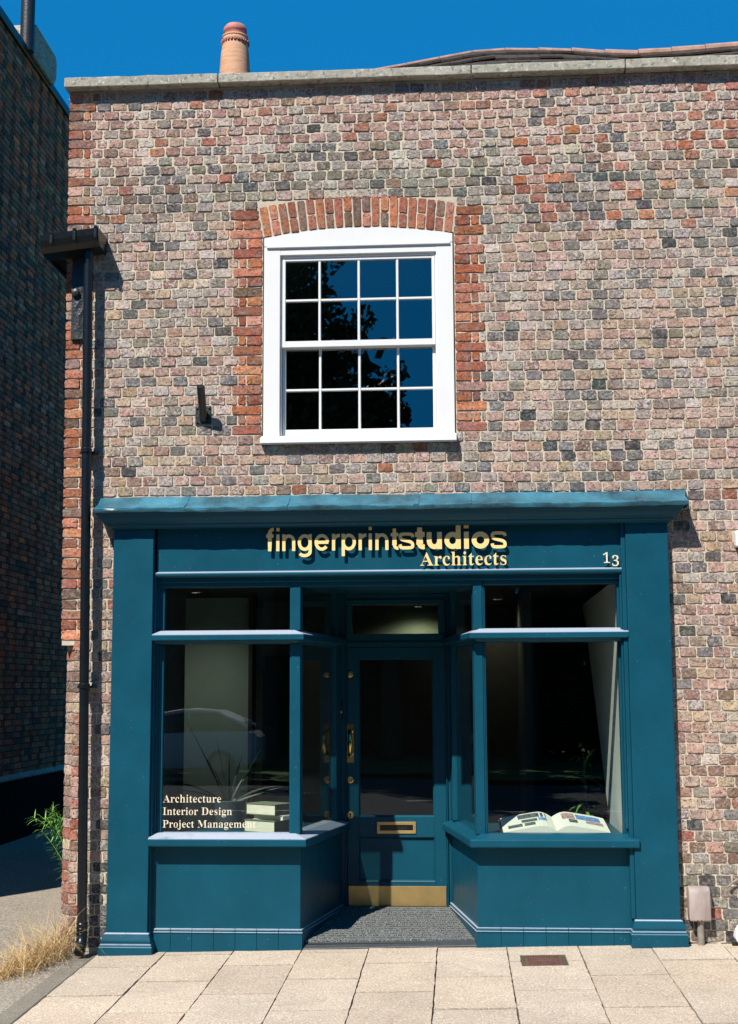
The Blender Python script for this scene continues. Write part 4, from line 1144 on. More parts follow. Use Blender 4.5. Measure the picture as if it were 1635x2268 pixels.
for xs_ in (-1.95, -1.22, -.30, .07, .52, 1.25):
    mb.add([(xs_ + dx, -o - .003, z + .0045) for dx in (0, .035) for o, z in cols], [(q, m + q, m + q + 1, q + 1) for q in range(m - 1)])
# end cheeks
mb.add([(-2.563, -o, z) for o, z in cols] + [(-2.563, 0, 3.0)], [tuple(range(m + 1))])
mb.add([(1.592, -o, z) for o, z in cols] + [(1.592, 0, 3.0)], [tuple(range(m + 1))])
fl = sp(mb, 'lead_flashing', M['lead'], bevel=0, smooth=True, recalc=False)
# panes
GL = M['shopglass']
def pane(mb, name='window_pane'):
    return sp(mb, name, GL, bevel=0)
panes = {}
for tag_, (xa, xb) in (('l', (-2.10, -1.185)), ('r', (.182, 1.116))):
    mb = MB(); mb.box(xa, xb, .040, .046, .755, 2.08); panes[tag_] = pane(mb)
    mb = MB(); mb.box(xa, xb, .040, .046, 2.17, 2.49); pane(mb)
def splay_pane(a, b, z0, z1):
    a = Vector(a); b = Vector(b); d = (b - a).normalized(); n_ = Vector((d.y, -d.x)) * .003
    mb = MB(); mb.prism_z([tuple(a + n_), tuple(b + n_), tuple(b - n_), tuple(a - n_)], z0, z1)
    pane(mb, 'side_pane')
for zz in ((.755, 2.08), (2.17, 2.49)):
    splay_pane((-1.135, .06), (-.965, 1.0), *zz); splay_pane((.125, .06), (-.035, 1.0), *zz)
# splay end posts + rails
def post(poly, z0, z1, name='side_post'):
    mb = MB(); mb.prism_z(poly, z0, z1); return sp(mb, name)
post([(-.985, .93), (-.945, .93), (-.93, 1.03), (-.915, 1.085), (-.985, 1.085)], .762, 2.52)
post([(-.06, .93), (-.02, .93), (-.01, 1.085), (-.078, 1.085), (-.068, 1.03)], .762, 2.52)
# window text on the left pane
for s_, z, w in (('Architecture', .970, .414), ('Interior Design', .884, .492), ('Project Management', .797, .661)):
    k0 = 0
    for wd_ in s_.split(' '):
        text_curve(s_, w, 'serif', -2.092, z, .0365, .0015, 'pane_lettering', M['cream'], panes['l'], thin=THIN, only=(k0, k0 + len(wd_)))
        k0 += len(wd_) + 1
# sign lettering
sg = 'sign_lettering'
stroke_text([('f', 0, .43), ('i', .605, .19), ('n', .968, .78), ('g', 1.895, .84), ('e', 2.905, .87), ('r', 3.947, .47), ('p', 4.526, .853), ('r', 5.537, .463), ('i', 6.14, .19), ('n', 6.537, .78), ('t', 7.458, .45)],
            .19, -1.355, 2.729, -.064, .006, .119, sg, M['gold'], sf)
stroke_text([('s', 0, .90), ('t', .95, .56), ('u', 1.634, .88), ('d', 2.66, .95), ('i', 3.80, .28), ('o', 4.244, 1.015), ('s', 5.356, .91)],
            .28, -.411, 2.731, -.064, .006, .121, sg, M['gold'], sf)
text_curve('Architects', .606, 'serif', -.262, 2.616, -.058, .006, sg, M['gold'], sf, thin=THIN * .7)
text_curve('13', .108, 'serif', 1.018, 2.622, -.052, .006, 'house_number', M['cream'], sf, drop={'3': -.14}, tracking=.03, thin=THIN)
# display decks
mb = MB(); mb.prism_z([(-2.12, .05), (-1.14, .05), (-.99, .9), (-2.12, .9)], .715, .747); sp(mb, 'display_deck', bevel=0)
mb = MB(); mb.prism_z([(.125, .05), (1.14, .05), (1.14, .9), (-.0, .9)], .715, .747); sp(mb, 'display_deck', bevel=0)
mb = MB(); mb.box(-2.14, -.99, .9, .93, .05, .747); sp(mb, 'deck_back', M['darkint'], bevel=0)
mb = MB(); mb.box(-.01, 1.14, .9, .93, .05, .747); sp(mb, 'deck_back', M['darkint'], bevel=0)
mb = MB()
mb.add([(1.118, .05, .748), (1.118, .93, .748), (1.118, 2.35, 2.22), (1.118, 2.75, 2.50), (1.118, .05, 2.52), (1.135, .05, .748), (1.135, .93, .748), (1.135, 2.35, 2.22), (1.135, 2.75, 2.50), (1.135, .05, 2.52)],
       [(0, 1, 2, 3, 4), (9, 8, 7, 6, 5), (0, 5, 6, 1), (1, 6, 7, 2), (2, 7, 8, 3), (3, 8, 9, 4), (4, 9, 5, 0)])
sp(mb, 'reveal_panel', M['reveal'], bevel=0)
mb = MB(); mb.box(-2.15, -2.125, .09, .9, .747, 2.5); sp(mb, 'reveal_lining', M['darkint'], bevel=0)

# door frame and door
DY = 1.10
mb = MB()
mb.box(-.937, -.879, DY - .02, DY + .08, .05, 2.499); mb.box(-.107, -.050, DY - .02, DY + .08, .05, 2.499)
mb.box(-.889, -.879, DY - .035, DY + .01, .06, 2.499); mb.box(-.107, -.097, DY - .035, DY + .01, .06, 2.499)
mb.box(-.8785, -.1075, DY - .019, DY + .08, 2.083, 2.185); mb.box(-.8785, -.1075, DY - .03, DY, 2.10, 2.125)
mb.box(-.8785, -.1075, DY - .019, DY + .08, 2.418, 2.499); mb.box(-.8785, -.1075, DY - .032, DY, 2.44, 2.455)
mb.box(-.8785, -.838, DY - .012, DY + .08, 2.186, 2.417); mb.box(-.158, -.1075, DY - .012, DY + .08, 2.186, 2.417)
mb.box(-.8785, -.1075, DY - .02, DY + .1, .03, .092)
sp(mb, 'door_frame', bevel=.003)
mb = MB(); mb.box(-.845, -.150, DY + .02, DY + .026, 2.18, 2.42); sp(mb, 'fanlight_pane', GL, bevel=0)
mb = MB()
y0, y1 = DY, DY + .045
mb.box(-.876, -.787, y0, y1, .096, 2.078); mb.box(-.200, -.110, y0, y1, .096, 2.078)
mb.box(-.7865, -.2005, y0 + .0005, y1, 1.982, 2.078); mb.box(-.7865, -.2005, y0 + .0005, y1, .622, .773); mb.box(-.7865, -.2005, y0 + .0005, y1, .096, .285)
mb.box(-.79, -.197, y0 + .018, y1 - .004, .28, .63)
# beads round glass and panel
for (a, b, c, d) in ((-.787, -.200, .773, 1.982),):
    mb.prism_x([(y0 + .003, c), (y0 + .022, c), (y0 + .022, c + .014)], a, b)
    mb.prism_z([(a, y0 + .003), (a + .012, y0 + .022), (a, y0 + .022)], c, d)
    mb.prism_z([(b, y0 + .003), (b, y0 + .022), (b - .012, y0 + .022)], c, d)
mb.prism_x([(y0 - .004, .283), (y0 + .0175, .283), (y0 + .0175, .302), (y0 + .004, .296)], -.787, -.200)
mb.prism_z([(-.200, y0 - .003), (-.200, y0 + .0175), (-.213, y0 + .0175)], .30, .62)
mb.prism_z([(-.787, y0 - .003), (-.774, y0 + .0175), (-.787, y0 + .0175)], .30, .62)
mb.prism_x([(y0 - .003, .622), (y0 + .0175, .608), (y0 + .0175, .622)], -.787, -.200)
door = sp(mb, 'door', bevel=.0015)
def dp(mb, name, mat, **kw):
    kw.setdefault('bevel', .001)
    return mb.build(name, mat, door, **kw)
mb = MB(); mb.box(-.79, -.197, y0 + .024, y0 + .030, .77, 1.985); dp(mb, 'door_pane', GL, bevel=0)
mb = MB(); mb.box(-.868, -.118, y0 - .003, y0 + .001, .104, .254); dp(mb, 'kick_plate', M['dullbrass'])
# letter plate
mb = MB()
xa, xb, za, zb = -.646, -.346, .648, .738
ia, ib, ja, jb = xa + .022, xb - .022, za + .024, zb - .024
mb.box(xa, xb, y0 - .008, y0 + .001, za, ja); mb.box(xa, xb, y0 - .008, y0 + .001, jb, zb)
mb.box(xa, ia, y0 - .008, y0 + .001, ja, jb); mb.box(ib, xb, y0 - .008, y0 + .001, ja, jb)
lp = dp(mb, 'letter_plate', M['dullbrass'], bevel=.0015)
mb = MB(); mb.box(ia - .001, ib + .001, y0 - .002, y0 + .0008, ja - .001, jb + .001); dp(mb, 'letter_flap', M['black'], bevel=.0005)
stroke_text([(c_, k_ * .92, .56) for k_, c_ in enumerate('LETTERS')], .15, -.566, .6775, -.0, .001, .0245, 'letter_plate_lettering', M['iron'], door)
for v_ in bpy.data.objects['letter_plate_lettering'].data.vertices: v_.co.y += y0 - .0035
# pull handle
mb = MB()
xa, xb, za, zb = -.879, -.821, 1.188, 1.488
mb.box(xa + .002, xb - .002, y0 - .004, y0 + .001, za, zb)
hc = (xa + xb) / 2
mb.tube([(hc, y0 - .002, zb - .055), (hc, y0 - .025, zb - .060), (hc, y0 - .045, zb - .085), (hc, y0 - .050, (za + zb) / 2), (hc, y0 - .045, za + .085), (hc, y0 - .025, za + .060), (hc, y0 - .002, za + .055)],
        [.012, .012, .015, .019, .015, .012, .012], 14)
mb.lathe([(.018, 0), (.022, -.006), (.014, -.012)], (hc, y0 - .003, zb - .062), 14, 'y'); mb.lathe([(.018, 0), (.022, -.006), (.014, -.012)], (hc, y0 - .003, za + .062), 14, 'y')
dp(mb, 'pull_handle', M['brass'], bevel=0, smooth=True)
def disc(z, r, kind):
    mb = MB()
    mb.lathe([(r, .001), (r, -.004), (r * .92, -.008), (r * .8, -.009), (r * .75, -.0075)], (-.853, y0, z), 24, 'y')
    o = dp(mb, 'lock_escutcheon', M['brass'] if kind != 2 else M['dullbrass'], bevel=0, smooth=True)
    mk = MB()
    if kind == 0:
        mk.lathe([(r * .55, -.007), (r * .5, -.012), (r * .2, -.013)], (-.853, y0, z), 16, 'y')
        mk.build('lock_cylinder', M['dullbrass'], door, smooth=True)
    elif kind == 1:
        for q in (-1, 1): mk.prism_y([(-.853 + q * .005, z - .004), (-.853 + q * .012 + .003 * 0, z + .008), (-.853 + q * .017, z - .004)][::1], y0 - .0102, y0 - .0088)
        mk.build('lock_mark', M['black'], door)
    else:
        mk.lathe([(r * .26, -.0088), (r * .26, -.0102)], (-.853, y0, z + r * .22), 12, 'y')
        mk.prism_y([(-.853 - .005, z - r * .62), (-.853 + .005, z - r * .62), (-.853 + .003, z + .004), (-.853 - .003, z + .004)], y0 - .0102, y0 - .0088)
        mk.build('keyhole', M['black'], door)
disc(1.873, .027, 0); disc(1.057, .028, 1); disc(.789, .028, 2)
# entry buzzer on the door frame
mb = MB(); mb.box(-.935, -.905, DY - .046, DY - .0195, 1.52, 1.67)
bz = sp(mb, 'entry_buzzer', M['black'], bevel=.003)
mb = MB(); mb.lathe([(.008, 0), (.008, -.003), (.005, -.004)], (-.92, DY - .046, 1.58), 12, 'y'); mb.build('buzzer_button', M['alloy'], bz)

# interior shell, part of the building
mb = MB()
mb.box(-2.59, 4.3, .27, 8.9, 2.58, 2.62)
mb.build('shop_ceiling', M['darkint'], bld)
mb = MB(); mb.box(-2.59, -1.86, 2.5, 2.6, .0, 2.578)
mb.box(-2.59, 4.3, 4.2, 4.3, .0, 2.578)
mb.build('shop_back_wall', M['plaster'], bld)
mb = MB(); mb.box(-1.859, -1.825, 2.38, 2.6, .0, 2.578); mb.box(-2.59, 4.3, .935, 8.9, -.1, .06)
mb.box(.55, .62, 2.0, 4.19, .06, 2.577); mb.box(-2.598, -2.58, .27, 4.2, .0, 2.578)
mb.box(-1.14, 4.3, 3.2, 3.25, .06, 2.27)  # dark screen added so the door glass looks into darkness
mb.build('partition_and_dark_screen', M['darkint'], bld)
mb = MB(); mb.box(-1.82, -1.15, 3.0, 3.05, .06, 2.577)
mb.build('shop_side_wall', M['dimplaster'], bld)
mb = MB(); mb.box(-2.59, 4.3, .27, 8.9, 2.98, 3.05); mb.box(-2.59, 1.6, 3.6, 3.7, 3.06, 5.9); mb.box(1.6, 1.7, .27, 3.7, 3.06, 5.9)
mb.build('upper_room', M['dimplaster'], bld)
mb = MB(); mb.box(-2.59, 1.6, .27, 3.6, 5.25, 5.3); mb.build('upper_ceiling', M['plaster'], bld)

# ceiling downlights (their glow shows on the back wall)
def emis(name, c, s):
    m, nt, b = nodes_of(name)
    b.inputs['Base Color'].default_value = (0, 0, 0, 1)
    b.inputs['Emission Color'].default_value = (*c, 1); b.inputs['Emission Strength'].default_value = s
    return m
M['lamp'] = emis('downlight_glow', (1.0, .85, .55), 6)
lamp_lab = ['round ceiling downlight glowing above the fanlight', 'round ceiling downlight glowing behind the right shop window', 'round ceiling downlight over the left display room']
for k, (x, y, e) in enumerate(((-.40, 3.9, LAMP[0]), (.36, 2.9, LAMP[1]), (-2.2, 1.7, LAMP[2]))):
    r = empty('ceiling_light', (x, y, 2.578), lamp_lab[k], 'ceiling light', 'ceiling downlights in the shop')
    mb = MB(); mb.lathe([(.05, .0), (.052, -.012), (.04, -.012), (.038, -.004)], (x, y, 2.579), 20); mb.build('bezel', M['alloy'], r, smooth=True)
    mb = MB(); mb.lathe([(.037, -.0045), (.03, -.006)], (x, y, 2.579), 16); mb.build('lamp', M['lamp'], r)
    ld = bpy.data.lights.new('downlight', 'SPOT'); ld.energy = e; ld.color = (1, .86, .58) if k < 2 else (1, .95, .82); ld.spot_size = radians(150); ld.spot_blend = .8; ld.shadow_soft_size = .05
    lo = bpy.data.objects.new('downlight', ld); COL.objects.link(lo); lo.location = (x, y, 2.555); lo.parent = r; lo.matrix_parent_inverse = Matrix.Translation(-Vector(r.location))
# ------------------------------------------------------------------ neighbour on the left
nb = empty('neighbour_building', (-8.0, 7, 0), 'tall dark brick building in shade across the alley on the left', 'building')
NX = -5.5
def neighbour_bricks():
    # laid out in (y, z) then turned onto the plane x = NX
    mb = MB(); H = .076; z = .72; i = 0
    while z < 9.9:
        y = 5.3 + (.0 if i % 2 else .17) + .01 * sin(i * 3.1)
        st = i % 2
        k = 0
        while y < 13:
            w = .222 if (k + st) % 2 else .112
            hd = w < .15
            nm = pick([('blue', 2), ('black', 1.6), ('brown', 2), ('grey', 1.4)]) if hd else pick([('brown', 4), ('red', 3.4), ('black', .8), ('mauve', 1.3), ('orange', 1.6)])
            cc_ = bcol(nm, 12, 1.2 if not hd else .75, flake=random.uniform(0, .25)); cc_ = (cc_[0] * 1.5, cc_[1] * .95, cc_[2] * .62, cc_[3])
            one_brick(mb, y, y + w, z + .005, z + H - .005, random.gauss(0, .002), cc_, None, 1.0, .008)
            y += w + .010; k += 1
        z += H; i += 1
    # (y_local -> world y), depth -> +x
    mb.v = [(NX - dy, yy, zz) for (yy, dy, zz) in mb.v]
    return mb
mb = neighbour_bricks()
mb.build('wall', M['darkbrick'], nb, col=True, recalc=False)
mb = MB()
mb.box(-10.8, NX - .005, -.15, 15.5, -.3, 9.93)
mb.build('wall_core', M['darkmortar'], nb)
mb = MB(); mb.prism_y([(NX - .02, -.3), (NX + .05, -.3), (NX + .05, .69), (NX - .004, .73), (NX - .02, .73)], -.10, 13.2)
M['tar'] = simple('tar', (.010, .007, .005), .9, 0, .4, 8, .4, 20, .05)
mb.build('tarred_plinth', M['tar'], nb)
mb = MB(); mb.prism_y([(NX + .0515, .676), (NX + .058, .676), (NX + .058, .694), (NX + .004, .742), (NX + .002, .734), (NX + .0515, .692)], -.10, 13.2)
mb.build('plinth_fillet', M['stone'], nb)
mb = MB(); mb.box(NX - .1, NX + .05, -.2, 15.5, 9.90, 10.02)
mb.build('eaves', M['black'], nb, bevel=.01)
mb = MB(); mb.prism_y([(-10.9, 9.9), (NX + .02, 10.025), (-8.1, 12.0)], -.25, 15.6)
mb.build('roof', M['mosstile'], nb)
mb = MB()
mb.prism_x([(6.75, 9.95), (6.75, 10.32), (6.80, 10.42), (7.65, 10.40), (7.72, 10.33), (7.72, 10.1), (7.62, 9.95)], NX - .25, NX + .09)
mb.build('corbel_stone', M['stone'], nb, bevel=.02, seg=2)
mb = MB(); mb.tube([(NX + .03, 6.62, 9.95), (NX + .03, 6.62, 11.2)], .09, 16); mb.lathe([(.1, 0), (.13, .05), (.13, .12), (.1, .16)], (NX + .03, 6.62, 10.75), 16)
mb.build('vent_pipe', M['iron'], nb, smooth=True)

# ------------------------------------------------------------------ things on the wall
dpz = empty('downpipe', (-2.61, -.12, 0), 'black round rainwater downpipe running full height left of the shopfront', 'downpipe')
def cx_(z): return -2.608 - (z - .06) / 4.96 * .068
PY = -.118
mb = MB(); mb.tube([(cx_(z), PY, z) for z in (.17, 1.0, 1.76, 1.79, 2.6, 3.45, 4.2, 4.98)], .034, 18, True)
mb.build('pipe', M['black'], dpz, smooth=True)
for z in (1.78, 3.46):
    mb = MB()
    mb.lathe([(.034, -.01), (.041, -.008), (.041, .018), (.037, .022), (.034, .024)], (cx_(z), PY, z), 18)
    mb.box(cx_(z) - .06, cx_(z) + .06, -.085, .0, z - .008, z + .008)
    mb.build('pipe_collar', M['black'], dpz, smooth=True)
mb = MB(); mb.lathe([(.035, .09), (.041, .10), (.037, .108), (.037, .128), (.041, .135), (.037, .142), (.037, .158), (.041, .165), (.035, .175)], (cx_(.13), PY, 0), 18)
mb.build('pipe_collar', M['black'], dpz, smooth=True)
mb = MB()
mb.tube([(cx_(.17), PY, .175), (cx_(.1), PY, .075), (cx_(.1) + .004, PY - .03, .022), (cx_(.1) + .010, PY - .085, -.012)], .037, 18, False)
mb.tube([(cx_(.1) + .010, PY - .085, -.012), (cx_(.1) + .004, PY - .03, .022)], .032, 18, True)
mb.build('pipe_shoe', M['black'], dpz, smooth=True)

gt = empty('gutter_hopper', (-2.8, -.12, 5.0), 'black gutter end and boarded eaves above the downpipe at the wall corner', 'gutter')
mb = MB()
sec = [(-.25, 5.075), (-.245, 5.03), (-.225, 4.985), (-.18, 4.955), (-.06, 4.95), (-.005, 4.955), (-.005, 5.075)]
vs = []
m_ = len(sec)
for x, dz in ((-3.0, -.035), (-2.80, -.012), (-2.57, .012)):
    vs += [(x, y, z + dz) for y, z in sec]
fs = [(k * m_ + q, (k + 1) * m_ + q, (k + 1) * m_ + q + 1, k * m_ + q + 1) for k in range(2) for q in range(m_ - 1)]
fs += [tuple(range(m_)), tuple(range(2 * m_, 3 * m_))]
mb.add(vs, fs)
mb.build('gutter', M['black'], gt)
for x, dz in ((-2.915, -.025), (-2.745, -.004), (-2.59, .012)):
    mb = MB()
    mb.box(x - .012, x + .012, -.258, -.01, 5.066 + dz, 5.09 + dz); mb.box(x - .012, x + .012, -.258, -.248, 5.0 + dz, 5.08 + dz)
    mb.build('gutter_clip', M['black'], gt, bevel=.003)
mb = MB(); mb.box(-3.0, -2.895, -.0, 1.15, 4.955, 5.06); mb.box(-3.01, -2.995, -.0, 1.15, 4.93, 5.085)
mb.build('eaves_board', M['black'], gt, bevel=.004)
mb = MB(); mb.tube([(cx_(4.98), PY, 4.94), (cx_(4.98), PY, 5.0)], .040, 16)
mb.build('outlet', M['black'], gt, smooth=True)

ap = empty('wall_anchor_plate', (-2.78, -.01, 4.65), 'black cast iron wall tie plate with round bolt beside the top of the downpipe', 'wall plate')
mb = MB()
n = 12; vs = []
for k in range(n + 1):
    z = 4.315 + .70 * k / n
    for x in (-2.818, -2.788, -2.758, -2.728): vs.append((x + random.gauss(0, .0012), -.030 + random.gauss(0, .0018) - (.004 if -2.8 < x < -2.75 else 0), z))
fs = [(k * 4 + q, k * 4 + q + 1, (k + 1) * 4 + q + 1, (k + 1) * 4 + q) for k in range(n) for q in range(3)]
mb.add(vs, fs)
mb.box(-2.817, -2.729, -.0285, .0, 4.316, 5.014)
mb.build('plate', M['iron'], ap, recalc=False)
mb = MB(); mb.lathe([(.031, .0), (.031, -.016), (.026, -.028), (.012, -.034)], (-2.785, -.032, 4.665), 16, 'y')
mb.build('bolt', M['iron'], ap, smooth=True)

br = empty('flagpole_bracket', (-1.83, 0, 3.73), 'short black flagpole socket slanting out of the brick wall left of the sash window', 'bracket')
mb = MB(); mb.box(-1.886, -1.772, -.014, .0, 3.665, 3.80)
mb.build('base_plate', M['iron'], br, bevel=.003)
for xx in (-1.872, -1.787):
    for zz in (3.682, 3.785):
        mb = MB(); mb.lathe([(.008, 0), (.008, -.006), (.004, -.008)], (xx, -.014, zz), 8, 'y'); mb.build('screw', M['iron'], br)
mb = MB()
a = Vector((-1.826, -.012, 3.70)); b = Vector((-1.815, -.19, 3.905))
mb.tube([a, b], .029, 18, False); mb.tube([b, a], .024, 18, True)
mb.tube([Vector((-1.826, -.012, 3.745)), Vector((-1.822, -.08, 3.78))], [.03, .024], 12)
mb.build('socket_tube', M['black'], br, smooth=True)

# grey service cover low on the right, with its stub pipe
vb = empty('service_box', (1.6, -.05, .3), 'weathered pinkish grey plastic pipe cover on the wall right of the shopfront plinth', 'pipe cover')
mb = MB()
pr = [(-.002, .425), (-.05, .424), (-.075, .412), (-.088, .385), (-.098, .20), (-.002, .20)]
mb.prism_x(pr, 1.523, 1.668)
mb.build('cover', M['greyplastic'], vb, bevel=.012, seg=3, smooth=True)
mb = MB(); mb.tube([(1.60, -.05, .2), (1.60, -.05, .06), (1.60, -.052, .03)], .024, 12)
mb.build('stub_pipe', M['pipegrey'], vb, smooth=True)
for xx, zz in ((1.575, .207), (1.60, .207)):
    mb = MB(); mb.lathe([(.004, 0), (.004, -.002)], (xx, -.0985, zz), 8, 'y'); mb.build('screw', M['black'], vb)

cb = empty('wall_cable', (1.95, -.02, .5), 'loose grey cable hanging off the brick wall at the right edge', 'cable')
mb = MB(); mb.tube([(1.795, -.045, .425), (1.825, -.04, .448), (1.86, -.03, .468), (1.93, -.02, .48), (2.2, -.015, .47), (2.8, -.012, .50)], .0075, 8)
mb.build('cable', M['pipegrey'], cb, smooth=True)
for xx, zz in ((2.15, .471), (2.6, .489)):
    mb = MB(); mb.box(xx - .008, xx + .008, -.028, .0, zz - .012, zz + .012); mb.build('cable_clip', M['whiteplastic'], cb, bevel=.002)

ab = empty('alarm_box', (2.1, -.03, 2.77), 'white plastic alarm box on the brick wall at the right edge', 'alarm box')
mb = MB(); mb.box(1.932, 2.20, -.075, .0, 2.722, 2.838)
mb.build('housing', M['whiteplastic'], ab, bevel=.014, seg=3)
mb = MB(); mb.box(1.99, 2.14, -.078, -.0745, 2.765, 2.79)
mb.build('lens', M['black'], ab, bevel=.001)
mb = MB(); mb.box(1.95, 2.18, -.05, .0, 2.70, 2.722)
mb.build('bracket', M['black'], ab)

gzz = gz(1.85, -.0)
ft = empty('sign_foot', (1.9, .0, gzz), 'pale grey moulded foot with black rubber tip on the pavement at the right edge', 'sign foot')
mb = MB()
mb.prism_y([(1.815, gzz + .05), (1.83, gzz + .02), (2.05, gzz + .02), (2.05, gzz + .20), (1.95, gzz + .20), (1.86, gzz + .14), (1.83, gzz + .1)], -.12, -.02)
mb.build('foot', M['whiteplastic'], ft, bevel=.012, seg=3)
mb = MB(); mb.tube([(1.80, -.07, gzz + .018), (1.87, -.07, gzz + .018), (2.04, -.07, gzz + .018)], .02, 12)
mb.build('rubber_tip', M['rubber'], ft, smooth=True)

# inspection cover set in the paving
ic = empty('inspection_cover', (.52, -.44, 0), 'small rusty brown iron cover set in mortar in the paving', 'drain cover')
mb = MB()
mb.prism_z([(.377, -.598), (.673, -.598), (.673, -.272), (.377, -.272)], lambda x, y: gz(x, y) - .05, lambda x, y: gz(x, y) - .003)
mb.build('mortar_bed', M['grout'], ic)
mb = MB()
mb.prism_z([(.408, -.585), (.640, -.585), (.640, -.310), (.408, -.310)], lambda x, y: gz(x, y) - .02, lambda x, y: gz(x, y) - .0015)
M['rust'] = simple('rusty_iron', (0.15, 0.075, 0.055), 0.75, 0.2, 0.3, 30, 0.3, 90)
mb.build('frame', M['rust'], ic, bevel=.002)
mb = MB()
mb.prism_z([(.418, -.575), (.630, -.575), (.630, -.320), (.418, -.320)], lambda x, y: gz(x, y) - .015, lambda x, y: gz(x, y) + .001)
for i in range(12):
    for j in range(14):
        x = .427 + i * .0172; y = -.567 + j * .0183
        if 4 < j < 9 and 2 < i < 9: continue
        mb.obox((x, y, gz(x, y) + .0016), (1, 1 if (i + j) % 2 else -1, 0), (-1 if (i + j) % 2 else 1, 1, 0), (0, 0, 1), .006, .002, .001)
mb.build('lid', M['rust'], ic)

# entrance mat, a ramp between the splayed sides
mt = empty('entrance_mat', (-.5, .5, 0), 'dark grey ribbed entrance mat filling the splayed recess before the door', 'door mat')
def mz(y): return .012 + (.092 - .012) * max(0, (y - .02)) / 1.06
def mxl(y): return -1.098 + (.915 - 1.112 + .37) * 0 + (y / 1.085) * (.197)
def mxr(y): return .098 - (y / 1.085) * .19
mb = MB()
mb.add([(mxl(.03), .03, -.1), (mxr(.03), .03, -.1), (mxr(1.08), 1.08, -.1), (mxl(1.08), 1.08, -.1),
        (mxl(.03), .03, mz(.03)), (mxr(.03), .03, mz(.03) + .02), (mxr(1.08), 1.08, mz(1.08)), (mxl(1.08), 1.08, mz(1.08))],
       [(0, 3, 2, 1), (4, 5, 6, 7), (0, 1, 5, 4), (1, 2, 6, 5), (2, 3, 7, 6), (3, 0, 4, 7)])
m, nt, b = nodes_of('mat_pile')
co = coords(nt)
f = noise(nt, co, 170, 3, 0.7, 0.47, 0.62)
nt.links.new(mixc(nt, f, (0.03, 0.035, 0.037), (0.42, 0.44, 0.42)), b.inputs['Base Color'])
b.inputs['Roughness'].default_value = .95; bump(nt, b, noise(nt, co, 240, 3), 1.0, .006)
M['pile'] = m
mb.build('mat_base', M['rubber'], mt)
mb = MB()
n = 16
for k in range(n):
    y0_ = .06 + (1.075 - .06) * k / n; y1_ = y0_ + (1.015 / n) * .62
    zc = .02 * (1)
    def zt(x, y): return mz(y) + .02 * (x + 1.1) / 1.2 * max(0, 1 - y) 
    poly = [(mxl(y0_) + .004, y0_), (mxr(y0_) - .004, y0_), (mxr(y1_) - .004, y1_), (mxl(y1_) + .004, y1_)]
    sub_ = 14
    pts = [(poly[0][0] + (poly[1][0] - poly[0][0]) * q / sub_, y0_ + random.gauss(0, .001)) for q in range(sub_ + 1)] + [(poly[2][0] + (poly[3][0] - poly[2][0]) * q / sub_, y1_ + random.gauss(0, .001)) for q in range(sub_ + 1)]
    mb.prism_z(pts, lambda x, y: zt(x, y) - .01, lambda x, y: zt(x, y) + .018)
mb.build('ribs', M['pile'], mt)
mb = MB()
mb.add([(mxl(.0), .0, -.03), (mxr(.0), .0, .0), (mxr(.05), .055, .0), (mxl(.05), .055, -.03), (mxl(.0), -.004, -.012), (mxr(.0), -.004, .02), (mxr(.05), .055, .046), (mxl(.05), .055, .02)],
       [(0, 3, 2, 1), (4, 5, 6, 7), (0, 1, 5, 4), (1, 2, 6, 5), (2, 3, 7, 6), (3, 0, 4, 7)])
M['edging'] = simple('edge_strip', (.07, .08, .085), .4, .3, .15, 20)
mb.build('edge_strip', M['edging'], mt, bevel=.002)

# ------------------------------------------------------------------ books in the windows
def closed_book(name, c, ang, w, d, h, cover, label, grp, over=.006):
    r = empty(name, c, label, 'book', grp)
    ca, sa = cos(ang), sin(ang)
    ax = (ca, sa, 0); ay = (-sa, ca, 0)
    C = Vector(c)
    def bx(mb, u0, u1, v0, v1, z0, z1):
        cc = C + Vector(ax) * ((u0 + u1) / 2) + Vector(ay) * ((v0 + v1) / 2) + Vector((0, 0, (z0 + z1) / 2))
        mb.obox(cc, ax, ay, (0, 0, 1), (u1 - u0) / 2, (v1 - v0) / 2, (z1 - z0) / 2)
    t = .004
    mb = MB(); bx(mb, -w / 2 + .006, w / 2 - .004, -d / 2 + over, d / 2 - over, t, h - t)
    mb.build('pages', M['pageedge'], r, bevel=.002)
    mb = MB(); bx(mb, -w / 2, w / 2, -d / 2, d / 2, 0, t * .98); bx(mb, -w / 2, w / 2, -d / 2, d / 2, h - t * .98, h); bx(mb, w / 2 - .0035, w / 2 + .002, -d / 2, d / 2, t, h - t)
    cv = mb.build('cover', cover, r, bevel=.0015)
    if cover is M['clothgreen']:
        mb = MB(); bx(mb, w / 2 + .0005, w / 2 + .0035, -d / 2 - .0005, d / 2 + .0005, -.0005 * 0, h + .0006)
        mb.build('spine', M['clothblack'], r, bevel=.001)
    return r
DZ = .7475
bg_ = 'books stacked in the left window'
closed_book('book', (-1.375, .27, DZ), radians(-33), .29, .21, .086, M['clothgreen'], 'thick green book at the bottom of the stack in the left shop window', bg_)
closed_book('book', (-1.335, .28, DZ + .087), radians(-24), .25, .18, .034, M['paper'], 'thin pale book in the middle of the stack in the left shop window', bg_)
closed_book('book', (-1.37, .27, DZ + .122), radians(-33), .28, .20, .078, M['clothgreen'], 'dark spined book with green cover on top of the stack in the left shop window', bg_)

